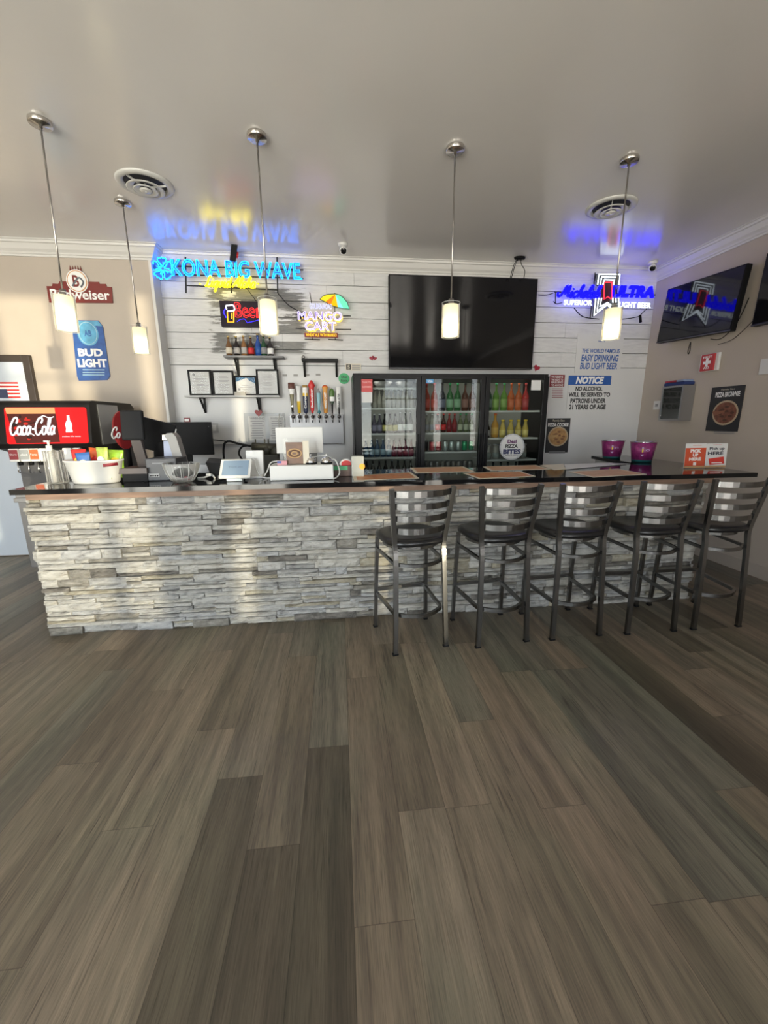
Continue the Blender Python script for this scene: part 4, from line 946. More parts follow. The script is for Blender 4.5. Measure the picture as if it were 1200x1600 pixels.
p = on(404, 645, 1, 4.93); b = MB(); heart(b, 0, 0, .045, -.01, .01, mat('red_wood_heart', (.22, .02, .02), .5)); b.tube([(0, 0, .03), (0, 0, SHELF_C-.02-p.z)], .003, BLACK, n=5); tag(b.build('heart_ornament', None, p), 'dark red heart ornament hanging under the certificate shelf', 'decoration')
# warning sheets in a plastic pocket
W, t, R_, y = panel('warning_sheets', 383, 645.5, 446, 692, 'two warning notices side by side in a grey plastic pocket', 'notice', mat('grey_pocket', (.32, .33, .34), .3), th=.006)
for k, (x0, x1) in enumerate(((389, 415), (421, 444))):
    b = MB(); u, v, w_, h_ = W.cr(x0, 650, x1, 688); b.box(u-w_/2, u+w_/2, y-.0015, y, v-h_/2, v+h_/2, PAPER); put(b, W, 'WARNING', (x0+1.5, 652, x1-1.5, 655.5), GREYINK, y-.0015, bold=.02)
    for i in range(8): l = random.Random(i+k*9).uniform(.28, .42); a, v, q, z_ = W.cr(x0, 657.5+i*3.7, x1, 658.7+i*3.7); b.box(a-q*l, a+q*l, y-.0022, y-.0015, v-z_/2, v+z_/2, GREYINK)
    b.build('notice_sheet', t)
for k, (x, y_) in enumerate(((445, 586.5), (462, 586.5), (480, 586), (497, 585.5))):
    W, t, R_, y = panel('wall_tag', x-3.5, y_-1.6, x+3.5, y_+1.6, ('leftmost', 'second', 'third', 'rightmost')[k] + ' tiny grey paper tag on the wall above the beer taps', 'tag', mat('grey_tag', (.30, .29, .28), .6), th=.002, grp='tiny tags above the taps')
    for c_ in list(t.children): pass
W, t, R_, y = panel('wall_outlet', 329.5, 661, 341, 676, 'grey wall outlet plate right of the black monitor', 'outlet', mat('outlet_grey', (.42, .42, .42), .4), th=.008)
b = MB(); u, v, w_, h_ = W.cr(333, 664, 338, 673); b.box(u-w_/2, u+w_/2, y-.003, y, v-h_/2, v+h_/2, WHITE, .001); b.build('socket', t)
b = MB(); p = on(430, 693, 1, 5.085); b.box(JOG+.04, on(450, 690, 1, 5.08).x, 5.07, 5.098, p.z-.012, p.z, mat('grey_ledge', (.3, .3, .3), .4)); o = b.build('backsplash_ledge'); tag(o, 'thin grey ledge along the wall behind the bar equipment', 'ledge')
p0, p1 = on(446, 640, 1, 5.0), on(446, 634, 1, 5.0)
t = thing('plastic_cup_holder', on(441, 668, 1, 5.0), 'clear plastic dispenser beside the beer taps', 'dispenser')
b = MB(); b.lathe([(.035, -.05), (.045, .1), (.03, .12), (.03, .16)], CLEAR, n=16); b.build('body', t)
b = MB(); b.box(-.06, .06, -.04, .04, -.16, -.05, mat('frosted_plastic', (.5, .5, .5), .3), .006); b.build('base', t)

# ------------------------------------------------------------------ right wall
XR = 3.945
W, t, R_, y = panel('dessert_poster', 1108, 604, 1159, 674, 'black dessert poster with a brown brownie dish on the right wall', 'poster', INK, 'right', XR)
pizza_poster(W, t, y, 1134, 645, 20, 19.5, 'PIZZA BROWNIE', (1119, 612, 1157, 620), 'Family Size', (1128, 607, 1149, 610), (mat('brownie', (.16, .06, .035), .45, var=.4, vscale=30), mat('brownie_dark', (.07, .025, .015), .45), mat('brownie_slice', (.22, .09, .05), .45)))
W = Wall(1111, 566, 'right', XR); u0, u1, v0, v1 = W.rect(1100, 553, 1123, 580)
t = thing('first_aid_box', W.o, 'small red and white first aid box on the right wall', 'first aid box', rz=-PI/2)
b = MB(); b.box(u0-.02, u1+.02, -.03, 0, v0, v1, WHITE, .006); b.build('case', t)
b = MB(); b.box(u0+.01, u1-.01, -.05, -.03, v0+.005, v1-.005, mat('red_plastic', (.42, .03, .035), .4), .006); b.build('lid', t)
b = MB(); cx = (u0+u1)/2; hh = v1-v0; b.text('FIRST', cx, v0+hh*.80, (u1-u0)*.6, hh*.14, WHITEINK, y=-.0512, bold=.03); b.text('AID', cx, v0+hh*.2, (u1-u0)*.38, hh*.14, WHITEINK, y=-.0512, bold=.03)
b.box(cx-.045, cx+.045, -.052, -.0505, v0+hh*.5-.014, v0+hh*.5+.014, WHITEINK); b.box(cx-.014, cx+.014, -.0522, -.0506, v0+hh*.5-.04, v0+hh*.5+.04, WHITEINK); b.build('lettering', t)
W, t, R_, y = panel('wall_notice', 1188, 560, 1212, 584, 'pale paper notice at the right edge of the photo', 'notice', PAPER, 'right', XR)
# stainless glove / glass fronted cabinet
pn_ = on(1087, 606, 0, 3.945); yn = pn_.y; xf = on(1069, 606, 1, yn).x; yfar = on(1036, 605, 0, xf).y; z1 = on(1068, 601, 1, yn).z; z0 = on(1066, 657, 1, yn).z
t = thing('steel_cabinet', (3.945, yn, z0), 'small stainless steel cabinet with glass front on the right wall', 'cabinet')
hgt = z1-z0; dx = xf-3.945; L_ = yfar-yn; th_ = .01
b = MB(); b.box(dx, 0, 0, th_, 0, hgt, STEEL); b.box(dx, 0, L_-th_, L_, 0, hgt, STEEL); b.box(dx, 0, th_, L_-th_, 0, th_, STEEL); b.box(dx, 0, th_, L_-th_, hgt-th_, hgt, STEEL); b.box(-th_, 0, th_, L_-th_, th_, hgt-th_, STEEL); b.box(dx+.02, -th_, th_, L_-th_, hgt*.68, hgt*.69, STEEL)
b.box(dx-.006, dx, 0, .02, 0, hgt, STEEL); b.box(dx-.006, dx, L_-.02, L_, 0, hgt, STEEL); b.box(dx-.006, dx, .02, L_-.02, 0, .02, STEEL); b.box(dx-.006, dx, .02, L_-.02, hgt-.02, hgt, STEEL); b.build('casing', t)
b = MB(); b.box(dx-.004, dx-.001, .02, L_-.02, .02, hgt-.02, thin_glass('cabinet_glass', (.62, .68, .66), 1.35, .06, .05)); b.build('glass_front', t)
b = MB(); b.ball((dx-.01, L_-.035, hgt*.15), .008, CHROME); b.build('lock', t)
b = MB()
for q in (.4, .56): b.cyl((dx*.5, L_*q, .02), (dx*.5, L_*q, hgt*.62), .018, mat('tumbler_white', (.7, .68, .62), .3), 14, .024)
b.build('drinking_glasses', t)
t2 = thing('folded_cloths', (3.945+dx*.5, yn+L_*.5, z1+.002), 'folded blue and red cloths on top of the steel wall cabinet', 'cloth')
def cloth(nm, a, c2, z0_, z1_, M_): b = MB(); b.box(dx*.5*.98, -dx*.5*.85, -L_*.5+L_*a, -L_*.5+L_*c2, z0_, z1_, M_, .010); b.build(nm, t2)
cloth('blue_cloth', .02, .98, 0, .035, mat('navy_cloth', (.015, .03, .12), .8)); cloth('red_cloth', .45, .96, .036, .058, mat('red_cloth', (.30, .03, .05), .8)); cloth('pale_cloth', .08, .42, .036, .056, mat('pale_cloth', (.20, .26, .40), .8))
W, t, R_, y = panel('light_switch', 1022, 626.5, 1032, 640, 'white wall switch beside the steel cabinet', 'switch', WHITE, 'right', XR, th=.008)
b = MB(); u, v, w_, h_ = W.cr(1025, 631, 1029, 635.5); b.box(u-w_/2, u+w_/2, y-.004, y, v-h_/2, v+h_/2, GREYINK, .001); b.build('rocker', t)

# ------------------------------------------------------------------ drinks cooler
CX0, CX1, CY0, CY1, CZ = .165, 2.335, 4.50, 5.07, 1.985
t = thing('drinks_cooler', (0, 0, 0), 'black three door glass drinks cooler full of bottles and cans', 'cooler')
CB = mat('cooler_black', (.007, .007, .008), .35, spec=.22); CI = mat('cooler_interior', (.34, .33, .30), .4)
b = MB(); b.box(CX0, CX0+.05, CY0, CY1, 0, CZ, CB, .004); b.box(CX1-.05, CX1, CY0, CY1, 0, CZ, CB, .004); b.box(CX0+.05, CX1-.05, CY1-.04, CY1, 0, CZ, CB); b.box(CX0+.05, CX1-.05, CY0, CY1-.04, CZ-.05, CZ, CB); b.box(CX0+.05, CX1-.05, CY0, CY1-.04, 0, .35, CB); b.build('body', t)
b = MB(); b.box(CX0+.052, CX1-.052, CY1-.05, CY1-.041, .352, CZ-.052, CI); b.build('liner', t)
doors = [(565, 650.5), (664, 749), (763, 844.5)]; DX = []
for i, (a, c2) in enumerate(doors):
    ga, gb = on(a, 650, 1, CY0-.03).x, on(c2, 650, 1, CY0-.03).x; DX.append((ga, gb))
zt_, zb_ = on(700, 592.5, 1, CY0-.03).z, .55
edges = [CX0+.01, (DX[0][1]+DX[1][0])/2, (DX[1][1]+DX[2][0])/2, CX1-.01]
PANE = thin_glass('cooler_pane', (.84, .87, .86), 1.16, .015, .012)
for i in range(3):
    ga, gb = DX[i]; a, c2 = edges[i]+.003, edges[i+1]-.003
    b = MB(); y0, y1 = CY0-.05, CY0-.004
    b.box(a, ga, y0, y1, .37, CZ-.03, CB, .003); b.box(gb, c2, y0, y1, .37, CZ-.03, CB, .003); b.box(ga, gb, y0, y1, zt_, CZ-.03, CB, .003); b.box(ga, gb, y0, y1, .37, zb_, CB, .003)
    d = b.build('door', t)
    b = MB(); b.box(ga, gb, y0+.015, y0+.02, zb_, zt_, PANE); b.build('pane', d)
    hx = gb+.022 if i < 2 else a+.02
    b = MB(); b.box(hx-.008, hx+.008, y0-.02, y0-.001, 1.0, 1.35, BLACK, .003); b.build('handle', d)
SHW_ = mat('white_wire_shelf', (.45, .45, .43), .4)
def shelf(i, py):
    z = on((doors[i][0]+doors[i][1])/2, py, 1, 4.56).z; b = MB(); a, c2 = edges[i]+.02, edges[i+1]-.02
    if i == 0: a = CX0+.055
    if i == 2: c2 = CX1-.055
    b.box(a, c2, 4.525, 4.54, z-.02, z, SHW_)
    for k in range(24): x = a+(c2-a)*(k+.5)/24; b.box(x-.002, x+.002, 4.54, 4.98, z-.006, z-.001, SHW_)
    b.build('shelf', t); return z
def strip_light(i):
    l = bpy.data.lights.new('cooler_lamp', 'AREA'); l.shape = 'RECTANGLE'; l.size = .55; l.size_y = .05; l.energy = .6; l.color = (1, .97, .88)
    o = bpy.data.objects.new('cooler_lamp', l); C.objects.link(o); o.parent = t; o.location = ((DX[i][0]+DX[i][1])/2, 4.62, CZ-.06)
for i in range(3): strip_light(i)
USED = set()
_W = ['', 'first', 'second', 'third', 'fourth', 'fifth', 'sixth', 'seventh', 'eighth', 'ninth']; _N = ['', '', 'two', 'three', 'four', 'five', 'six', 'seven', 'eight', 'nine']
ORD = {n_: ['leftmost'] + [_W[i+1] + ' from left' for i in range(1, n_-1)] + ['rightmost'] for n_ in range(2, 10)}
def fill(i, z, x0f, x1f, items, y=4.60):
    """items: list of (count, prototype)"""
    ga, gb = DX[i]; tot = sum(c for c, _ in items); xx = ga+(gb-ga)*x0f; step = (gb-ga)*(x1f-x0f)/tot; k = 0
    for cnt, pr in items:
        L0 = pr['label']
        for j in range(cnt):
            o = pr
            if pr.name in USED: o = pr.copy(); C.objects.link(o)
            USED.add(pr.name)
            if cnt > 1: o['label'] = ORD[cnt][j] + ' ' + L0
            o.location = (xx+step*(k+.5), y+random.uniform(-.008, .012), z+.001); o.rotation_euler = (0, 0, random.uniform(-.4, .4)); k += 1
def proto(h, r, body, cap, label, L, cat='bottle', neck=.36, grp=None):
    o = bottle('drink_bottle', h, r, body, cap, label, neck=neck, n=14).build('drink_bottle'); tag(o, L, cat, grp or L); return o
def can(col, L):
    b = MB(); r = .031; h = .118
    b.lathe([(0, .002), (r*.8, 0), (r, .01), (r, h-.012), (r*.82, h), (r*.8, h-.003), (0, h-.004)], STEEL, n=16, mats=[STEEL, STEEL, col, STEEL, STEEL, STEEL]); o = b.build('drink_can'); tag(o, L, 'drink can', L); return o
WC = mat('bottle_cap_white', (.6, .6, .6), .4); KC = BLACK; CLB = glassm('pale_clear_bottle', (.33, .31, .27), .08)
s1 = shelf(0, 606); s2 = shelf(0, 637.5); s3 = shelf(0, 677); s4 = shelf(0, 714)
z5 = .40
fill(0, s2, .22, 1.0, [(9, proto(.20, .026, CLB, CHROME, CLB, 'clear glass bottle on the upper shelf of the left cooler door', grp='clear bottles in the left cooler door'))])
for k, px in enumerate((598, 632)):
    x = on(px, 605, 1, 4.7).x; b = MB(); b.lathe([(.0, 0), (.06, 0), (.11, .07), (.105, .07), (.055, .008), (0, .008)], mat('pewter_bowl', (.25, .24, .23), .4), n=24)
    tag(b.build('bowl', None, (x, 4.70, s1+.001)), ('left', 'right')[k] + ' one of two grey bowls on the top shelf of the cooler', 'bowl', 'bowls at the top of the cooler')
fill(0, s3, .2, .98, [(2, proto(.21, .028, glassm('violet_grey_bottle', (.08, .07, .10)), WC, mat('lavender_label', (.22, .20, .28), .5), 'lavender labelled bottle on the middle left shelf of the cooler')), (3, proto(.21, .029, DK, KC, mat('yellow_label', (.45, .40, .12), .5), 'yellow labelled dark bottle on the middle left cooler shelf')), (3, proto(.23, .028, glassm('smoke_bottle', (.06, .06, .06)), CHROME, WHITEINK, 'white labelled slim bottle on the middle left cooler shelf'))])
fill(0, s4, .03, 1.0, [(5, proto(.20, .03, glassm('steel_blue_bottle', (.05, .09, .16)), WC, mat('icy_label', (.30, .42, .50), .4), 'steel blue bottle on the lower left shelf of the cooler')), (4, proto(.19, .031, glassm('plum_bottle', (.10, .015, .03)), KC, mat('plum_label', (.24, .03, .06), .45), 'dark red bottle on the lower left shelf of the cooler'))])
zlow = on(600, 737, 1, 4.56).z
fill(0, s4-.255, .03, 1.0, [(8, proto(.22, .03, DK, CHROME, mat('slate_label', (.12, .13, .16), .5), 'dark bottle on the bottom left shelf of the cooler'))]); 
def lowshelf(i, z):
    b = MB(); b.box(edges[i]+.055, edges[i+1]-.055, 4.525, 4.98, z-.012, z, SHW_); b.build('shelf', t)
lowshelf(0, s4-.256)
m1 = shelf(1, 642); m2 = shelf(1, 675.5); m3 = shelf(1, 705)
def pet(c, cap, lab, L): return proto(.30, .0385, glassm(L[:24], c), cap, mat('lab'+L[:20], lab, .5), L, neck=.3)
fill(1, m1, .0, 1.0, [(2, pet((.30, .05, .03), RED, (.45, .08, .06), 'red large soda bottle on the top middle shelf of the cooler')), (1, pet((.02, .02, .03), BLACK, (.12, .13, .18), 'black large soda bottle on the top middle shelf of the cooler')), (2, pet((.03, .12, .04), GREEN, (.20, .35, .22), 'green large soda bottle on the top middle shelf of the cooler')), (2, pet((.08, .03, .02), BLACK, (.20, .10, .08), 'brown large soda bottle on the top middle shelf of the cooler'))])
fill(1, m2, .02, .98, [(2, proto(.205, .028, CLB, WC, mat('grey_violet_label', (.3, .3, .34), .5), 'pale water bottle on the middle shelf of the middle cooler door')), (2, proto(.205, .029, glassm('cola', (.04, .01, .008)), RED, RED, 'cola coloured bottle with a red label in the middle cooler door')), (2, proto(.205, .029, glassm('redsoda', (.20, .02, .02)), RED, DRED, 'dark red small bottle in the middle cooler door')), (3, proto(.205, .029, glassm('gsoda', (.10, .12, .06)), GREEN, mat('sage_label', (.35, .38, .28), .5), 'pale green small bottle in the middle cooler door'))])
fill(1, m3, .0, 1.0, [(1, can(mat('can_black', (.03, .03, .03), .3, .6), 'black drink can in the middle cooler door')), (2, can(mat('can_red', (.38, .03, .04), .3, .3), 'red drink can in the middle cooler door')), (3, can(mat('can_silver', (.38, .42, .40), .3, .5), 'silver drink can in the middle cooler door')), (2, can(mat('can_green', (.03, .28, .12), .3, .3), 'green drink can in the middle cooler door'))])
lowshelf(1, m3-.23)
fill(1, m3-.229, .02, .98, [(9, can(mat('can_grey_brown', (.14, .13, .12), .4, .3), 'dull dark can on the bottom shelf of the middle cooler door'))])
r1 = shelf(2, 641.5); r2 = shelf(2, 683.5); r3 = shelf(2, 717)
fill(2, r1, .0, .86, [(1, pet((.03, .07, .04), GREEN, (.10, .16, .12), 'dark green large soda bottle in the right cooler door')), (2, pet((.10, .22, .03), GREEN, (.20, .32, .08), 'lime green large soda bottle in the right cooler door')), (2, pet((.42, .09, .02), ORANGE, (.50, .12, .04), 'orange large soda bottle in the right cooler door')), (1, pet((.35, .02, .02), RED, (.38, .05, .05), 'bright red large soda bottle in the right cooler door'))])
OJ = glassm('orange_juice', (.48, .24, .04)); YJ = glassm('mango_juice', (.52, .38, .08))
fill(2, r2, .0, .9, [(1, proto(.20, .028, DK, WC, GREYINK, 'dark small bottle on the middle shelf of the right cooler door')), (1, proto(.27, .042, OJ, ORANGE, mat('oj_label', (.55, .32, .06), .5), 'tall orange juice bottle in the right cooler door')), (4, proto(.20, .036, YJ, YELLOW, mat('yj_label', (.62, .50, .16), .5), 'yellow juice bottle in the right cooler door', neck=.5))])
fill(2, r3, .0, .9, [(5, proto(.17, .04, CLB, GREYINK, mat('greywhite_label', (.26, .29, .27), .5), 'grey jar on the lower shelf of the right cooler door', 'jar', neck=.8))])
lowshelf(2, r3-.22)
fill(2, r3-.219, .0, .9, [(6, proto(.18, .034, glassm('dusk_bottle', (.04, .05, .05)), BLACK, GREYINK, 'dark bottle on the bottom shelf of the right cooler door'))])
# stickers on the doors belong to the doors
def sticker(px0, py0, px1, py1, M, door, nm, txts=(), y=CY0-.0365):
    W = Wall((px0+px1)/2, (py0+py1)/2, 'back', y); u0, u1, v0, v1 = W.rect(px0, py0, px1, py1); b = MB(); b.box(u0, u1, -.001, 0, v0, v1, M)
    for s_, r_, mm in txts: put(b, W, s_, r_, mm, -.001, bold=.02)
    o = b.build(nm, door, W.o); return o
D = [c_ for c_ in t.children if c_.name.startswith('door')]
st = mat('red_sticker', (.50, .06, .06), .5)
sticker(564.5, 592.5, 582, 612.5, st, D[0], 'red_sticker', [('THANK YOU', (566, 596, 580, 599), mat('pinkish', (.7, .35, .35), .5)), ('CUSTOMERS', (566, 603, 580, 606), mat('pinkish'))])
sticker(565, 613, 581.5, 629, PAPER, D[0], 'white_sticker'); sticker(666, 592.5, 677.5, 599, mat('blue_sticker', (.08, .28, .55), .5), D[1], 'blue_sticker', [('VISA', (668, 594, 676, 597.5), WHITEINK)])
sticker(830, 594, 845, 609.5, PAPER, D[2], 'white_sticker')
W = Wall(800, 698.5, 'back', CY0-.0365); r = W.rect(780, 678.5, 819.5, 719.5)
b = MB(); R0 = (r[1]-r[0])/2; b.disc(0, 0, R0, -.0012, 0, mat('navy_rim', (.04, .05, .12), .5)); b.disc(0, 0, R0*.985, -.0018, -.0013, PAPER)
for k in range(56): a = 2*PI*k/56; b.bar((R0*.89*math.cos(a), -.002, R0*.89*math.sin(a)), (R0*.95*math.cos(a), -.002, R0*.95*math.sin(a)), .006, .0006, mat('navy_rim'), (0, 1, 0))
for s_, r_, mm in (('Desi', (793, 686.5, 807, 692.5), mat('purple_ink', (.10, .02, .10), .5)), ('PIZZA', (789.5, 694, 809, 700), INK), ('BITES', (786, 702, 813.5, 709.5), mat('navy_ink', (.015, .02, .09), .5)), ('FRESH & HALAL', (789, 710.8, 810, 712.5), INK)): put(b, W, s_, r_, mm, -.002, bold=.045 if s_ != 'FRESH & HALAL' else .01)
b.build('round_logo', D[2], W.o)

# steel work table at the back wall
t = thing('steel_work_table', (0, 0, 0), 'stainless steel work table against the back wall behind the bar', 'table')
b = MB(); b.box(-1.75, .12, 4.55, 5.06, .86, .90, STEEL, .003); b.box(-1.75, .12, 5.04, 5.06, .90, 1.0, STEEL); b.build('top', t)
for x in (-1.7, .06):
    for y in (4.6, 5.0): b = MB(); b.cyl((x, y, 0), (x, y, .86), .02, STEEL, 12); b.build('leg', t)
b = MB(); b.box(-1.7, .06, 4.6, 5.0, .25, .27, STEEL); b.build('undershelf', t)

# ------------------------------------------------------------------ soda fountain and its table
t = thing('steel_side_table', (0, 0, 0), 'steel cabinet table at the left end of the bar under the soda machine', 'table')
b = MB(); b.box(-2.955, -1.85, 3.96, 4.62, .79, .83, STEEL, .003); b.build('top', t)
b = MB(); b.box(-2.94, -1.9, 3.985, 4.6, .16, .789, mat('grey_steel_panel', (.30, .30, .31), .35, .8), .003); b.build('cabinet', t)
for x in (-2.86, -1.95):
    for y in (4.02, 4.42): b = MB(); b.cyl((x, y, 0), (x, y, .16), .022, STEEL, 12); b.build('leg', t)
YS = 3.90
S = thing('soda_fountain', (0, 0, 0), 'black soda fountain with a glowing red and white branded panel', 'soda machine')
FB = mat('fountain_black', (.012, .011, .011), .45, spec=.14)
x0 = on(3, 640, 1, YS).x-.12; x1 = on(139, 660, 1, YS).x
ztop = on(70, 626, 1, YS+.1).z; zh = on(70, 697, 1, YS).z; zv = on(60, 722, 1, YS+.02).z
b = MB(); n = 8; prof = [(YS+.03, zh-.02), (YS, zh+.02), (YS+.045, ztop-.05)] + [(YS+.045+.06*(1-math.cos(a)), ztop-.05+.05*math.sin(a)) for a in [PI/2*k/6 for k in range(1, 7)]] + [(YS+.78, ztop), (YS+.84, ztop-.04), (YS+.84, zh-.06), (YS+.15, zh-.06)]
A = [b.bm.verts.new((x0, p[0], p[1])) for p in prof]; B_ = [b.bm.verts.new((x1, p[0], p[1])) for p in prof]
b.face(A, FB); b.face(B_[::-1], FB)
for k in range(len(prof)): b.face([A[k], A[(k+1) % len(prof)], B_[(k+1) % len(prof)], B_[k]], FB, False)
b.build('head', S)
b = MB(); b.box(x0+.05, x1-.02, YS+.16, YS+.8, .831, zh-.06, mat('fountain_grey', (.06, .06, .065), .35), .006); b.build('body', S)
b = MB(); b.box(x0+.03, x1, YS+.07, YS+.155, .831, .87, STEEL, .004); b.build('drip_tray', S)
b = MB(); b.box(x1+.001, x1+.006, YS+.16, YS+.50, zh+.0, ztop-.03, STEEL); b.build('side_panel', S)
# lit panel: local frame tilted with the head face
ph = Vector((x0, YS, zh+.02)); ang = math.atan2(.045, (ztop-.05)-(zh+.02))
LX0, LX1 = on(3, 650, 1, YS).x, on(134, 660, 1, YS).x; LH = ((ztop-.05)-(zh+.02))/math.cos(ang)
pn = bpy.data.objects.new('light_panel', None)
def lit(name, c, s): return glow(name, c, s)
b = MB(); LW2 = (LX1-LX0); cxp = 0
T = Matrix.Translation(((LX0+LX1)/2, YS, zh+.02)) @ Matrix.Rotation(-ang, 4, 'X')
def rrect(u0, u1, v0, v1, r):
    P = []
    for (cx, cz, a0) in ((u1-r, v1-r, 0), (u0+r, v1-r, PI/2), (u0+r, v0+r, PI), (u1-r, v0+r, 3*PI/2)):
        for k in range(5): a = a0+PI/2*k/4; P.append((cx+r*math.cos(a), cz+r*math.sin(a)))
    return P[::-1]
REDL = lit('lit_red', (.90, .005, .008), 1.0)
b.prism(rrect(-LW2/2, LW2/2, .0, LH-.01, .02), -.006, -.0005, REDL)
o = b.build('lit_panel', S); o.matrix_local = T
xg = lambda px: (on(px, 660, 1, YS).x-(LX0+LX1)/2)
b = MB(); b.prism([(xg(7), LH*.93), (xg(85), LH*.93), (xg(89), .012), (xg(20), .004)], -.0085, -.0065, lit('lit_cola_brown', (.10, .01, .006), .9))
b.prism([(xg(7), LH*.96), (xg(85), LH*.96), (xg(85.5), LH*.80), (xg(9), LH*.80)], -.0092, -.0086, lit('lit_foam', (1, .42, .16), 1.0))
rr = random.Random(8)
for k in range(26): q = rr.uniform(14, 84); vv = rr.uniform(.02, LH*.75); b.disc(xg(q), vv, rr.uniform(.008, .03), -.0093-k*.00001, -.0087, lit('lit_ember_red', (.75, .02, .01), .9) if k % 2 else lit('lit_dark', (.03, .003, .002), .6), n=8, rz=rr.uniform(.006, .015))
o = b.build('glass_picture', S); o.matrix_local = T
LWH = lit('lit_white', (.95, .93, .93), 1.0)
b = MB(); cx = (xg(13)+xg(83))/2; ww = xg(83)-xg(13)
b.script('Coca-Cola', cx, LH*.47, ww, LH*.46, .0082, LWH, y=-.012, shear=.22, squash=.25, n=8)
b.tube(smooth([(xg(20), -.0115, LH*.28), (xg(30), -.0115, LH*.24), (xg(44), -.0115, LH*.27), (xg(50), -.0115, LH*.22)]), [.003]*5+[.006]*6+[.005]*5, LWH, n=6, squash=.3)
b.tube(smooth([(xg(58), -.0115, LH*.62), (xg(66), -.0115, LH*.74), (xg(76), -.0115, LH*.68), (xg(83), -.0115, LH*.72)]), .005, LWH, n=6, squash=.3)
o = b.build('script_lettering', S); o.matrix_local = T
b = MB(); bx = xg(105); P = [(.5, 0), (.5, .1), (.42, .22), (.5, .40), (.45, .55), (.22, .72), (.18, .95), (.2, 1.0)]; bh = LH*.45; bw = .055; bz0 = LH*.30
PP = [(bx+a*bw, bz0+z*bh) for a, z in P]+[(bx-a*bw, bz0+z*bh) for a, z in P[::-1]]
b.prism(PP[::-1], -.009, -.0065, LWH); b.text('makes life taste', xg(108), LH*.19, xg(123)-xg(94), .012, LWH, y=-.009)
o = b.build('bottle_logo', S); o.matrix_local = T
# valves
vcol = [(13, 27, DRED, 'Cherry'), (30, 44, mat('valve_grey', (.25, .26, .26), .4), 'diet'), (46, 59, ORANGE, 'Fanta'), (61, 76, WHITEINK, ''), (98, 111, mat('valve_white', (.6, .6, .6), .4), ''), (114, 124, GREEN, 'Sprite')]
for a, c2, M_, s_ in vcol:
    xa, xb = on(a, 712, 1, YS+.0).x, on(c2, 712, 1, YS).x; za, zb = on(20, 703, 1, YS).z, on(20, 722, 1, YS).z
    b = MB(); b.box(xa-.003, xb+.003, YS+.01, YS+.16, zb-.0, za+.01, WHITE, .006); v_ = b.build('valve', S)
    b = MB(); b.box(xa, xb, YS+.006, YS+.0095, zb+.02, za, M_)
    if s_: b.text(s_, (xa+xb)/2, (za+zb)/2+.01, (xb-xa)*.8, .018, WHITEINK, y=YS+.005)
    b.build('valve_label', v_)
    b = MB(); b.cyl(((xa+xb)/2, YS+.07, zb), ((xa+xb)/2, YS+.07, zb-.035), .02, BLACK, 14); b.build('nozzle', v_)
    b = MB(); b.tube([((xa+xb)/2, YS+.04, zb-.01), ((xa+xb)/2, YS+.03, zb-.09), ((xa+xb)/2, YS+.045, zb-.10)], .006, CHROME, n=8); b.build('lever', v_)
# cup hand sanitizer, tub of snacks
def base_on(px, py): return on(px, py, 2, CT)
p = base_on(90, 758); p.y = 3.12
xa, xb = on(73, 735, 1, p.y).x, on(103, 735, 1, p.y).x; zt2 = on(88, 704, 1, p.y).z
t = thing('pump_bottle', ((xa+xb)/2, p.y, CT), 'clear pump bottle holder left of the white snack tub', 'pump bottle')
b = MB(); rw = (xb-xa)/2
for k in range(5):
    a = 2*PI*k/5+.3; b.lathe([(.001, .004), (.03, .004), (.034, .012), (.03, zt2-CT-.02), (.032, zt2-CT), (.030, zt2-CT)], CLEAR, (math.cos(a)*(rw-.033), math.sin(a)*.035, 0), 14)
b.build('clear_holder', t)
zp = on(77, 688, 1, p.y).z-CT
b = MB(); b.cyl((-.02, 0, zt2-CT-.02), (-.02, 0, zp-.035), .018, WHITE, 14); b.cyl((-.02, 0, zp-.035), (-.02, 0, zp-.01), .008, WHITE, 10); b.box(-.045, -.01, -.01, .01, zp-.012, zp, WHITE, .003); b.build('pump', t)
b = MB(); b.cyl((-.02, 0, .01), (-.02, 0, zt2-CT-.02), .022, mat('sanitizer_liquid', (.55, .55, .55), .15), 14); b.build('bottle', t)
p = base_on(145, 757); p.y = 3.12
xa, xb = on(97, 722, 1, p.y).x, on(187, 722, 1, p.y).x; hz = on(140, 718, 1, p.y).z-CT; cx = (xa+xb)/2+.02
t = thing('snack_tub', (cx, p.y, CT), 'white oval plastic tub holding snack bags, left on the bar', 'tub')
wt = (xb-xa)/2
b = MB(); b.lathe([(0, .001), (wt*.76, .001), (wt*.8, .01), (wt*.98, hz-.012), (wt*1.02, hz-.01), (wt*1.02, hz), (wt*.96, hz), (wt*.76, .012), (0, .008)], WHITE, n=36, sy=.62); b.build('tub', t)
b = MB(); b.tube([(wt*.55, -.48*wt, hz-.035), (wt*.75, -.36*wt, hz-.032), (wt*.9, -.2*wt, hz-.03)], .012, DRED, n=8, squash=.6); b.build('handle_slot', t)
bags = [(124, 702, .06, RED, 'red snack bag leaning at the left of the white tub'), (133, 707, .055, mat('bag_blue', (.04, .12, .35), .35), 'blue snack bag in the middle of the white tub'), (143, 700, .065, ORANGE, 'orange snack bag at the back of the white tub'), (158, 699, .055, mat('bag_lime', (.40, .48, .10), .3, var=.4, vscale=25), 'lime green and silver snack bag standing in the tub'), (177, 703, .06, mat('bag_green', (.25, .45, .04), .3, var=.5, vscale=25), 'bright green snack bag at the right of the tub')]
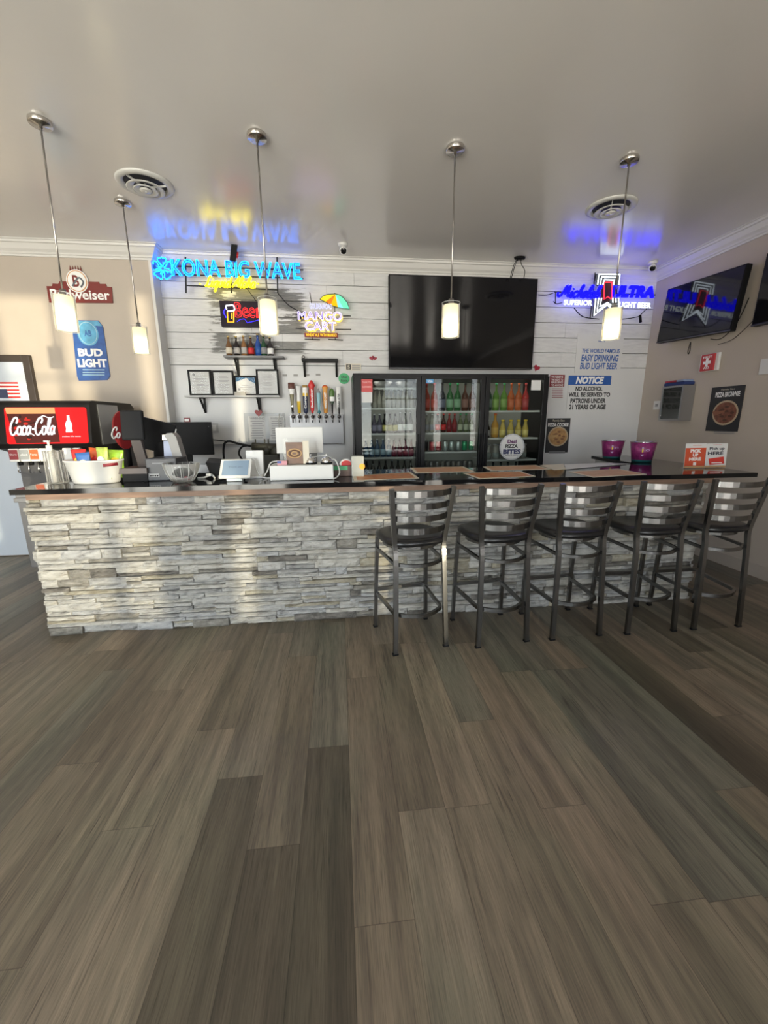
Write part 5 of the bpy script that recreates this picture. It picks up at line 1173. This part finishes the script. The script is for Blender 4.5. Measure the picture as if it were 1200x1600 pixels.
for i, (px, py, w2, M_, L) in enumerate(bags):
    w2 *= .86; yb = p.y+(-.045 if i in (1, 3) else .03); q = on(px, py, 1, yb); hb = q.z-CT-.03; b = MB(); nn = 8; G = []
    for j in range(nn+1):
        f_ = j/nn; th2 = .022*math.sin(PI*min(1, max(0, f_)))+.001; zz = .03+hb*f_; wj = w2*(1-.1*math.sin(PI*f_))
        G.append([b.bm.verts.new((wj*math.cos(a), th2*math.sin(a)+random.uniform(-.002, .002), zz)) for a in [2*PI*k/12 for k in range(12)]])
    for A, B_ in zip(G, G[1:]):
        for k in range(12): b.face([A[k], A[(k+1) % 12], B_[(k+1) % 12], B_[k]], M_, True)
    b.face(G[0][::-1], M_); b.face(G[-1], M_)
    b.disc(0, .03+hb*.62, w2*.55, -.024, -.018, [YELLOW, WHITEINK, RED, WHITEINK, YELLOW][i], n=12, rz=.025)
    o = b.build('snack_bag', None, (q.x, yb, CT), (0, random.uniform(-.15, .15), random.uniform(-.3, .3))); tag(o, L, 'snack bag', 'snack bags in the white tub')

# round red dispenser and small black display on its stand
q = on(193, 672, 1, 3.75)
t = thing('round_red_sign', (q.x, 3.75, q.z), 'round red sign with white script behind the small black display', 'sign')
T_ = Matrix.Rotation(.9, 4, 'Z')
b = MB(); b.disc(0, 0, .085, -.01, .01, mat('red_enamel', (.22, .012, .015), .4), rz=.16); o = b.build('disc', t, rot=(0, 0, .95))
b = MB(); b.script('Co', -.07, -.02, .07, .09, .007, WHITEINK, y=-.013, squash=.3); b.build('lettering', t, rot=(0, 0, .95))
b = MB(); b.cyl((0, .03, -.1), (0, .03, CT-q.z+.0), .02, BLACK); b.build('post', t)
q = on(207, 664, 1, 3.20); hs = q.z-CT
t = thing('customer_display', (q.x, 3.20, CT), 'small black customer display on a brown stand, left of the register', 'display')
T_ = Matrix.Translation((0, 0, hs)) @ Matrix.Rotation(-.12, 4, 'X')
b = MB(); b.box(-.078, .078, -.012, .018, -.11, .105, BLACK, .012, T=T_); b.build('screen_housing', t)
b = MB(); b.box(-.07, .07, -.0145, -.0125, -.098, .094, MSCR, T=T_); b.build('screen', t)
BRW = mat('dark_brown_plastic', (.05, .035, .03), .4)
b = MB(); b.slab([(-.10, -.10), (.10, -.10), (.09, .09), (-.08, .09)], .06, .10, BRW); b.bar((.02, .05, .09), (0, .02, hs-.08), .07, .03, BRW); b.slab([(-.08, -.08), (.09, -.08), (.09, .09), (-.08, .09)], 0.001, .06, BLACK); b.build('stand', t)
# acrylic stand left of it
# register screen, big monitor
q = on(240, 682, 1, 3.45); hs = q.z-CT
t = thing('register_screen', (q.x-.01, 3.50, CT), 'tilted black register touchscreen seen from behind', 'register')
T_ = Matrix.Translation((0, 0, hs)) @ Matrix.Rotation(.3, 4, 'Z') @ Matrix.Rotation(.28, 4, 'Y') @ Matrix.Rotation(.15, 4, 'X')
b = MB(); b.box(-.15, .135, -.012, .02, -.12, .13, BLACK, .01, T=T_); b.build('screen_back', t)
b = MB(); b.bar((.02, .02, hs-.05), (0, .03, .03), .08, .04, BLACK); b.box(-.10, .12, -.08, .09, .001, .03, BLACK, .006); b.build('stand', t)
b = MB(); b.bar(T_ @ Vector((.138, -.014, -.1)), T_ @ Vector((.138, -.014, .1)), .008, .006, mat('silver_edge', (.5, .5, .5), .3, .8)); b.build('silver_edge', t)
MY = 4.66; CTB = .90
xa, xb = on(252, 680, 1, MY).x, on(331.5, 680, 1, MY).x; za, zb = on(290, 711, 1, MY).z, on(290, 659.5, 1, MY).z
t = thing('monitor', ((xa+xb)/2, MY, CTB), 'large black monitor seen from behind the register', 'monitor')
w2 = (xb-xa)/2
b = MB(); b.box(-w2, w2, -.01, .03, za-CTB, zb-CTB, BLACK, .006); b.build('casing', t); b = MB(); b.box(-w2+.01, w2-.05, -.0125, -.0105, za-CTB+.012, zb-CTB-.01, MSCR); b.build('screen', t)
b = MB(); b.box(-.03, .03, 0, .02, .01, za-CTB+.05, BLACK); b.box(-.12, .12, -.06, .055, .001, .012, BLACK, .003); b.build('stand', t)
b = MB(); b.ball((w2-.025, -.012, zb-CTB-.05), .004, GREYINK); b.build('indicator', t)
q = on(292, 657, 1, MY); b = MB(); b.box(-.03, .03, -.01, .01, 0, .045, DRED, .003); b.box(-.022, .022, -.0115, -.0102, .006, .034, WHITEINK); tag(b.build('small_red_box', None, (q.x, MY+.01, zb+.001)), 'tiny red box on top of the black monitor', 'box')
# receipt printer / curved grey scanner stand
q = on(284, 722, 1, 3.47)
t = thing('grey_phone_stand', (q.x+.02, 3.36, CT), 'curved grey card terminal stand with a pale blue receipt', 'card terminal')
zt3 = on(280, 676, 1, 3.47).z-CT
GS = mat('warm_grey_plastic', (.28, .27, .255), .45)
P = [(-.075, zt3-.02), (-.05, zt3), (-.01, zt3+.002), (.015, zt3-.03), (.05, .12), (.06, .01), (.0, .01), (-.02, .12), (-.045, zt3-.07)]
b = MB(); b.prism(P[::-1], -.04, .05, GS); b.build('body', t)
b = MB(); b.box(-.12, -.03, .0, .03, .04, zt3-.06, mat('pale_blue_paper', (.42, .46, .60), .6), .002, T=Matrix.Rotation(.08, 4, 'Y')); b.build('receipt', t)
b = MB(); b.box(-.1, -.05, -.03, .03, zt3-.06, zt3-.01, CHROME, .01); b.build('roller', t)
# dark cash box
xa, xb = on(222, 735, 1, 3.05).x, on(272, 735, 1, 3.05).x; zt4 = on(245, 718, 1, 3.05).z-CT
t = thing('receipt_printer', ((xa+xb)/2-.01, 3.24, CT), 'dark grey receipt printer box on the bar beside the glass bowl', 'printer')
w2 = (xb-xa)/2; b = MB(); b.box(-w2, w2, -.11, .11, .001, zt4, mat('charcoal_plastic', (.045, .045, .05), .4), .008); b.build('body', t)
b = MB(); b.box(-w2+.02, -w2+.09, -.113, -.1105, .03, .055, mat('port_panel', (.25, .25, .25), .4)); [b.ball((-w2+.03+i*.016, -.114, .04), .005, BLACK, n=8) for i in range(4)]; b.build('ports', t)
b = MB(); b.box(-.06, .02, -.112, -.1105, zt4-.04, zt4-.03, GREYINK); b.build('slot', t)
# glass bowl
q = base_on(283, 753); yb = 3.04
wb = (on(312, 726, 1, yb).x-on(254, 726, 1, yb).x)/2; hb = on(283, 724, 1, yb).z-CT
xb_ = on(283, 740, 1, yb).x
t = thing('glass_bowl', (xb_, yb+.02, CT), 'ribbed clear glass bowl with a few sweets inside', 'bowl')
b = MB(); b.lathe([(0, .003), (wb*.5, .003), (wb*.62, .012), (wb*.84, hb*.45), (wb*.97, hb*.8), (wb, hb), (wb*.97, hb), (wb*.8, hb*.45), (wb*.55, .02), (0, .012)], thin_glass('bowl_glass', (.90, .91, .91), 1.3, .12, .06, .6), n=24, sy=.8); b.build('bowl', t)
b = MB()
for k in range(14): a = 2*PI*k/14; b.tube([(wb*.62*math.cos(a), wb*.5*math.sin(a), .014), (wb*.85*math.cos(a), wb*.68*math.sin(a), hb*.45), (wb*.995*math.cos(a), wb*.8*math.sin(a), hb)], .0013, mat('glass_rim'), n=5)
b.build('ribs', t)
for k, (dx, dy) in enumerate(((-.03, -.01), (.02, .01), (.045, -.015), (-.055, .015))):
    b = MB(); b.ball((0, 0, .012), .012, mat('sweet_red', (.5, .06, .08), .3), sx=1.4); tag(b.build('wrapped_sweet', None, (xb_+dx, yb+.02+dy, CT+.014)), ('second sweet from left', 'third sweet from left', 'rightmost sweet', 'leftmost sweet')[k] + ', small and red, in the glass bowl', 'sweet', 'sweets in the glass bowl')
# black tablet lying open behind
q = on(352, 725, 1, 3.3)
t = thing('black_folio', (q.x, 3.32, CT), 'black folded leather menu holder lying behind the white tablet', 'folio')
b = MB(); b.hexa([Vector(v) for v in ((-.1, -.08, .02), (.2, -.08, .0), (.2, .12, .0), (-.14, .12, .1), (-.13, -.08, .12), (.14, -.08, .105), (.16, .12, .11), (-.16, .12, .14))], BLACK, .004); b.build('cover', t)
b = MB(); b.tube(smooth([(-.19, -.1, .005), (-.13, -.12, .012), (-.09, -.1, .03), (-.06, -.12, .005)]), .007, WHITE, n=8); b.box(-.12, -.08, -.13, -.1, .02, .04, WHITE, .004); o = b.build('white_cable', None, t.location); tag(o, 'white charging cable and plug beside the glass bowl', 'cable')
# white countertop tablet
p = base_on(364, 747); yb = 3.02; xa, xb = on(340, 735, 1, yb).x, on(390, 735, 1, yb).x; hz = on(366, 723, 1, yb+.06).z-CT; w2 = (xb-xa)/2
t = thing('payment_tablet', ((xa+xb)/2, yb, CT), 'white payment tablet with a pale blue screen, tilted on the bar', 'tablet')
T_ = Matrix.Translation((0, 0, .028)) @ Matrix.Rotation(-.75, 4, 'X'); L_ = hz/math.cos(.75)*.95
b = MB(); b.box(-w2, w2, -.0, .016, 0, L_, WHITE, .005, T=T_); b.build('frame', t)
b = MB(); b.box(-w2+.02, w2-.02, -.002, -.0005, .02, L_-.015, mat('tablet_screen', (.16, .21, .27), .12, emit=(.25, .38, .5), es=.25), T=T_); b.text('Thank you', 0, L_*.55, w2*.9, .012, mat('tablet_text', (.05, .07, .1), .4), y=-.003, T=lambda v: T_ @ v); b.build('screen', t)
b = MB(); b.box(-.055, .055, -.01, .06, .001, .024, mat('tablet_base', (.45, .50, .55), .3), .006); b.box(-.04, .04, .03, .06, .02, .06, WHITE, .004); b.build('base', t)
# white box speaker with cable
yb = 3.22; xa, xb = on(384, 725, 1, yb).x, on(411, 725, 1, yb).x; zz = on(400, 706, 1, yb).z-CT
t = thing('white_router', ((xa+xb)/2, yb, CT), 'white upright plastic stand with a cable, behind the white tablet', 'stand')
w2 = (xb-xa)/2; b = MB(); b.box(-w2, w2, -.0, .05, .0, zz, WHITE, .004, T=Matrix.Translation((0, 0, .012)) @ Matrix.Rotation(-.12, 4, 'X')); b.box(-w2, w2, -.07, .03, .001, .02, WHITE, .004); b.build('body', t)
b = MB(); b.tube(smooth([(-.02, -.01, zz-.05), (.01, -.03, zz-.06), (.03, -.06, .06), (.07, -.09, .012), (.14, -.1, .006)]), .004, WHITE, n=6); b.build('cable', t)
# big white terminal box, its screen
yb = 3.0; xa, xb = on(421.5, 740, 1, yb).x, on(521, 740, 1, yb).x; zz = on(470, 727, 1, yb).z-CT; w2 = (xb-xa)/2
t = thing('white_terminal_base', ((xa+xb)/2, yb+.09, CT), 'long white equipment box on the bar with two bells on top', 'equipment box')
TB = t; b = MB(); b.box(-w2, w2, -.09, .12, .002, zz, WHITE, .006); b.build('body', t); BZ = CT+zz
b = MB(); b.tube(smooth([(w2-.02, .05, zz+.03), (w2+.02, .0, zz+.02), (w2+.045, -.03, zz*.5), (w2+.03, -.06, .02), (w2-.0, -.1, .006)]), .005, WHITE, n=6); b.tube(smooth([(-w2+.1, .06, zz+.02), (-w2+.0, .03, zz+.015), (-w2-.03, 0, zz*.6), (-w2-.05, -.03, .03)]), .005, WHITE, n=6)
b.tube(smooth([(w2*.3, .1, zz+.04), (w2*.7, .08, zz+.055), (w2*.95, .04, zz+.035)]), .004, WHITE, n=6); b.build('cable', t)
ys = 3.34; xa2, xb2 = on(431.5, 690, 1, ys).x, on(504.5, 690, 1, ys).x; za, zb = on(468, 708, 1, ys).z, on(468, 667.5, 1, ys).z
t = thing('white_display', ((xa2+xb2)/2, ys, CT), 'large blank white display panel standing behind the white box', 'display')
w3 = (xb2-xa2)/2; b = MB(); b.box(-w3, w3, -.008, .02, za-CT, zb-CT, WHITE, .004); b.build('panel', t)
b = MB(); b.box(-w3+.02, w3-.05, .002, .03, .03, za-CT+.02, mat('grey_stand_plastic', (.25, .25, .25), .4), .004); b.box(-.12, .12, -.06, .1, .001, .03, mat('grey_stand_plastic'), .004); b.build('stand', t)
# picture card
yc = 3.07; xa2, xb2 = on(447, 705, 1, yc).x, on(473, 705, 1, yc).x; zb = on(460, 691, 1, yc).z
t = thing('dessert_card', ((xa2+xb2)/2, yc, BZ), 'small card with a chocolate dessert photo standing on the white box', 'card')
w3 = (xb2-xa2)/2; hc = zb-BZ; b = MB(); b.box(-w3, w3, -.003, .003, .002, hc, mat('brown_photo_print', (.16, .08, .045), .4, var=.3, vscale=20)); b.box(w3, w3+.045, -.0, .003, .002, hc+.01, CREAM); b.build('card', t)
b = MB()
for k in range(3): r_ = w3*(.85-.25*k); b.tube([(r_*math.cos(a)*1.0, -.004-.001*k, hc*.5+r_*.62*math.sin(a)) for a in [2*PI*i/20 for i in range(20)]], .006, [mat('dish_tan', (.45, .28, .13), .4), mat('choc', (.10, .04, .02), .3), mat('dish_tan')][k], closed=True, n=6, squash=.3)
b.build('dessert_picture', t)
b = MB(); b.box(-w3-.02, w3+.03, -.012, .03, .0, .006, CLEAR); b.box(-w3-.02, w3+.05, .005, .007, .006, hc+.03, CLEAR); b.build('acrylic_holder', t)
for px, L in ((486, 'chrome service bell beside the dessert card, left of the pair'), (510, 'chrome service bell at the right end of the white box')):
    yq = 3.09; q = on(px, 720, 1, yq); t = thing('service_bell', (q.x, yq, BZ), L, 'bell', 'service bells on the white box')
    b = MB(); b.lathe([(0, .001), (.045, .001), (.045, .010), (.03, .013), (0, .013)], BLACK, n=24); b.build('base', t)
    b = MB(); b.lathe([(.040, .014), (.039, .024), (.03, .042), (.014, .052), (0, .054)], CHROME, n=24); b.build('dome', t); b = MB(); b.cyl((0, 0, .054), (0, 0, .066), .004, CHROME, 8); b.ball((0, 0, .068), .006, CHROME); b.build('button', t)
q = on(441, 722, 1, 3.05); b = MB(); b.box(-.035, .035, -.012, .012, 0, .03, mat('pink_white_flag', (.55, .25, .28), .5)); b.box(-.034, -.005, -.0135, -.0121, .014, .029, BLUEINK); tag(b.build('flag_sticker_box', None, (q.x, 3.05, BZ)), 'small box with a red and white flag print on the white box', 'box')
# red green box, frosted cup
yb = 3.22; xa, xb = on(521, 730, 1, yb).x, on(552, 730, 1, yb).x; zz = on(535, 727, 1, yb).z-CT; w2 = (xb-xa)/2
t = thing('snack_carton', ((xa+xb)/2, yb, CT), 'dark carton with a green band right of the white box', 'carton')
b = MB(); b.box(-w2, w2, -.05, .05, .001, max(.04, zz), mat('dark_carton', (.10, .06, .05), .5), .002); b.box(-w2-.001, w2*.4, -.052, -.0505, zz*.62, zz, mat('carton_green', (.05, .32, .14), .45)); b.build('box', t)
b = MB(); b.disc(w2*.25, zz+.012, w2*.62, .0, .02, WHITEINK, rz=.035); b.disc(w2*.3, zz+.01, w2*.5, -.003, -.0001, RED, rz=.028); b.build('round_label', t)
yb = 3.18; xa, xb = on(549, 725, 1, yb).x, on(568, 725, 1, yb).x; zz = on(558, 712, 1, yb).z-CT
t = thing('frosted_cup', ((xa+xb)/2, yb, CT), 'frosted square plastic cup with an orange sticker', 'cup')
w2 = (xb-xa)/2; FR = mat('frosted_cup_plastic', (.27, .28, .265), .35); b = MB(); b.box(-w2, w2, -w2, w2, .001, zz, FR, .006); b.build('cup', t)
b = MB(); b.disc(w2*.7, zz*.5, .022, -w2-.003, -w2-.001, mat('orange_sticker', (.85, .32, .02), .5)); b.build('sticker', t)

# menus lying on the bar
def menu(quad, M1, label, border=CREAM, lines=True, dz=0):
    P = [on(x, y, 2, CT+.002) for x, y in quad]; c = sum(P, Vector())/4
    t = thing('menu', (c.x, c.y, CT+.001+dz), label, 'menu', 'menus lying on the bar')
    b = MB(); Q = [(q.x-c.x, q.y-c.y) for q in P]; b.slab(Q[::-1], 0, .0015, border); b.build('sheet', t)
    b = MB(); I = [(x*.9, y*.86) for x, y in Q]; b.slab(I[::-1], .0016, .002, M1)
    b.build('print', t)
    if lines:
        b = MB(); v = [Vector((x, y, 0)) for x, y in I]
        for i in range(3):
            for j in range(5):
                a = (i+.12)/3; a2 = (i+.85)/3; f_ = (j+.5)/5.6
                L0 = v[0].lerp(v[3], f_); R0_ = v[1].lerp(v[2], f_); p0 = L0.lerp(R0_, a); p1 = L0.lerp(R0_, a2); dd = (v[3]-v[0])*.035
                b.slab([(p.x, p.y) for p in (p0, p1, p1+dd, p0+dd)][::-1], .0021, .0024, mat('menu_type', (.50, .32, .18), .5))
        b.build('text_lines', t)
ORM = mat('orange_brown_menu', (.42, .13, .03), .4, var=.3, vscale=18, spec=.3); PKM = mat('pale_orange_menu', (.50, .26, .14), .4, var=.2, vscale=15, spec=.3)
menu(((551, 743), (642, 738), (655, 747), (553, 751)), ORM, 'orange menu flat on the bar beside the frosted cup')
menu(((641, 731), (724, 729), (742, 737), (649, 739)), PKM, 'pale menu at the back of the bar, below the middle cooler door')
menu(((723, 739), (813, 736.5), (837, 744), (748, 748)), ORM, 'orange menu near the bar edge above the second stool')
menu(((754, 729), (837, 726.6), (860, 733), (767, 735.6)), PKM, 'pale menu at the back of the bar, below the round logo on the cooler')
menu(((843, 727), (880, 724.5), (884, 733), (866, 734)), CREAM, 'cream sheet at the back of the bar below the dessert poster', lines=False)
menu(((882, 726), (945, 723.5), (985, 725), (884, 734)), PAPER, 'white sheet on the bar left of the purple buckets', PAPER, False, .003)
menu(((888, 737), (966, 732.5), (1011, 741), (927, 746)), PKM, 'pale orange menu near the bar edge in front of the purple buckets')

# purple buckets
PU = mat('purple_bucket', (.21, .022, .125), .35, var=.35, vscale=30); TEAL = mat('teal_band', (.05, .28, .30), .4)
def bucket(px, py, w_top, label, yb):
    q = on(px, py, 2, CT); t = thing('ice_bucket', (q.x, yb, CT), label, 'bucket', 'purple metal buckets on the bar arm')
    q2 = on(px, py, 1, yb); t.location.x = q2.x
    R1 = w_top; h = R1*1.72
    b = MB(); b.lathe([(0, .003), (R1*.74, .003), (R1*.745, .0), (R1*.76, h*.12), (R1*.765, h*.12), (R1*.98, h*.97), (R1*.93, h*.97), (R1*.7, .012), (0, .01)], PU, n=40, mats=[PU, TEAL, TEAL, PU, PU, PU, STEEL, STEEL]); b.build('body', t)
    b = MB(); P = [(R1*.985*math.cos(a), R1*.985*math.sin(a), h*.98) for a in [2*PI*i/40 for i in range(40)]]; b.tube(P, .004, CHROME, closed=True, n=6); b.build('rim', t)
    b = MB()
    def Tc(v):  # wrap round the bucket
        z = v.z; r = R1*(.76+.22*z/h)+.0015-v.y*0; a = -PI/2+v.x/r+ang0; return Vector((r*math.cos(a), r*math.sin(a), z))
    ang0 = math.atan2(-t.location.x*0-0, 1)*0 - math.atan2(t.location.x, t.location.y)*-1*0
    ang0 = -math.atan2(t.location.x, t.location.y)
    for cx, cz, w_, h_, s_ in ((-.0, h*.58, .012, h*.16, 'I'), (-.0, h*.70, .016, .018, 'o'), (.0, h*.36, .028, .02, 'w'), (.045, h*.6, .035, .022, 'O')):
        b.text(s_, cx, cz, w_, h_, YELLOW if s_ == 'I' else mat('lilac_print', (.5, .35, .6), .5), y=0, bold=.02, T=Tc)
    b.build('badge', t)
bucket(955, 716, .115, 'smaller looking purple bucket, left of the two on the bar', 4.22); bucket(1002, 721, .118, 'purple bucket with a teal base, right one of the pair on the bar', 3.80)

# pick up signs
for k, (x0_, x1_, M_, L) in enumerate(((1071, 1103, mat('orange_red_sign', (.52, .075, .03), .4), 'orange and white pick up sign on the right end of the bar'), (1103.5, 1136, PAPER, 'white pick up sign with a red card picture, at the right end of the bar'))):
    yq = 3.22; W = Wall((x0_+x1_)/2, 731.5, 'back', yq); zt_2 = W.uv(0, 0); u0, u1, v0, v1 = W.rect(x0_, 693, x1_, 732)
    t = thing('pickup_sign', (W.o.x, yq, CT), L, 'sign', rot=(-.06, 0, 0)); dz = CT-W.o.z
    hh = v1-dz
    b = MB(); b.box(u0, u1, -.002, .002, .004, hh, PAPER); b.build('sheet', t)
    b = MB(); b.box(u0, u1, -.02, .045, 0, .004, CLEAR); b.box(u0-.002, u1+.002, .003, .005, .004, hh+.004, CLEAR); b.build('acrylic_stand', t)
    b = MB(); cx = (u0+u1)/2; ww = u1-u0
    if k == 0:
        b.box(u0+.001, u1-.001, -.0028, -.0021, .02, hh*.82, M_); b.text('PICK', cx, hh*.70, ww*.52, hh*.13, WHITEINK, y=-.0036, bold=.05); b.text('UP', cx, hh*.535, ww*.26, hh*.13, WHITEINK, y=-.0036, bold=.05); b.text('HERE', cx, hh*.375, ww*.58, hh*.13, WHITEINK, y=-.0036, bold=.05)
        b.box(cx-.014, cx+.014, -.0036, -.0029, hh*.12, hh*.24, WHITEINK); b.text('DOORDASH', cx+.01, hh*.92, ww*.42, hh*.035, ORANGE, y=-.003)
        b.box(u0+.001, u1-.001, -.0028, -.0021, .003, .02, mat('tan_strip', (.45, .28, .14), .5))
    else:
        b.text('Pick up', cx, hh*.78, ww*.72, hh*.15, mat('dark_navy_ink', (.02, .02, .035), .5), y=-.003, bold=.03); b.text('HERE', cx-.01, hh*.60, ww*.74, hh*.14, mat('dark_navy_ink'), y=-.003, bold=.03); b.text('DOORDASH', cx, hh*.95, ww*.4, hh*.03, RED, y=-.003)
        b.prism([(cx-ww*.28, hh*.12), (cx+ww*.42, hh*.17), (cx+ww*.36, hh*.46), (cx-ww*.36, hh*.38)], -.0032, -.0021, mat('red_card', (.55, .04, .03), .4)); b.box(cx-ww*.2, cx+ww*.3, -.004, -.0033, hh*.19, hh*.225, WHITEINK)
        b.box(u0+.001, u1-.001, -.0028, -.0021, .003, .02, mat('tan_strip'))
    b.build('print', t)

# dark pipework / equipment on the back table
q = on(418, 712, 1, 4.7)
t = thing('pump_unit', (q.x, 4.7, .90), 'dark olive pump with hoses on the table below the warning notices', 'pump')
OL = mat('olive_black_metal', (.035, .035, .025), .5)
hh = on(418, 693, 1, 4.7).z-.9
b = MB(); b.box(-.09, .13, -.08, .08, .001, hh-.12, OL, .01); b.cyl((-.16, 0, hh-.03), (.13, 0, hh-.05), .045, OL, 16); b.cyl((0, 0, hh-.12), (0, 0, hh-.03), .05, OL, 14); b.ball((.1, 0, hh-.09), .07, OL)
for x in (-.12, -.02, .02): b.cyl((x, 0, hh-.03), (x, 0, hh+.05), .008, OL, 8)
b.build('motor', t)
b = MB(); b.tube(smooth([(-.16, 0, hh-.03), (-.3, 0, hh+.0), (-.42, 0, hh+.03), (-.47, 0, hh-.05), (-.48, 0, .03)]), .012, BLACK, n=8); b.tube(smooth([(-.14, -.03, hh-.02), (-.26, -.03, hh-.03), (-.3, -.03, hh-.12), (-.2, -.03, hh-.22), (-.08, -.03, hh-.1)]), .010, BLACK, n=8); b.tube(smooth([(-.42, 0, hh+.03), (-.7, .02, hh+.06), (-1.0, .04, hh+.08)]), .006, BLACK, n=6); b.build('hose', t)
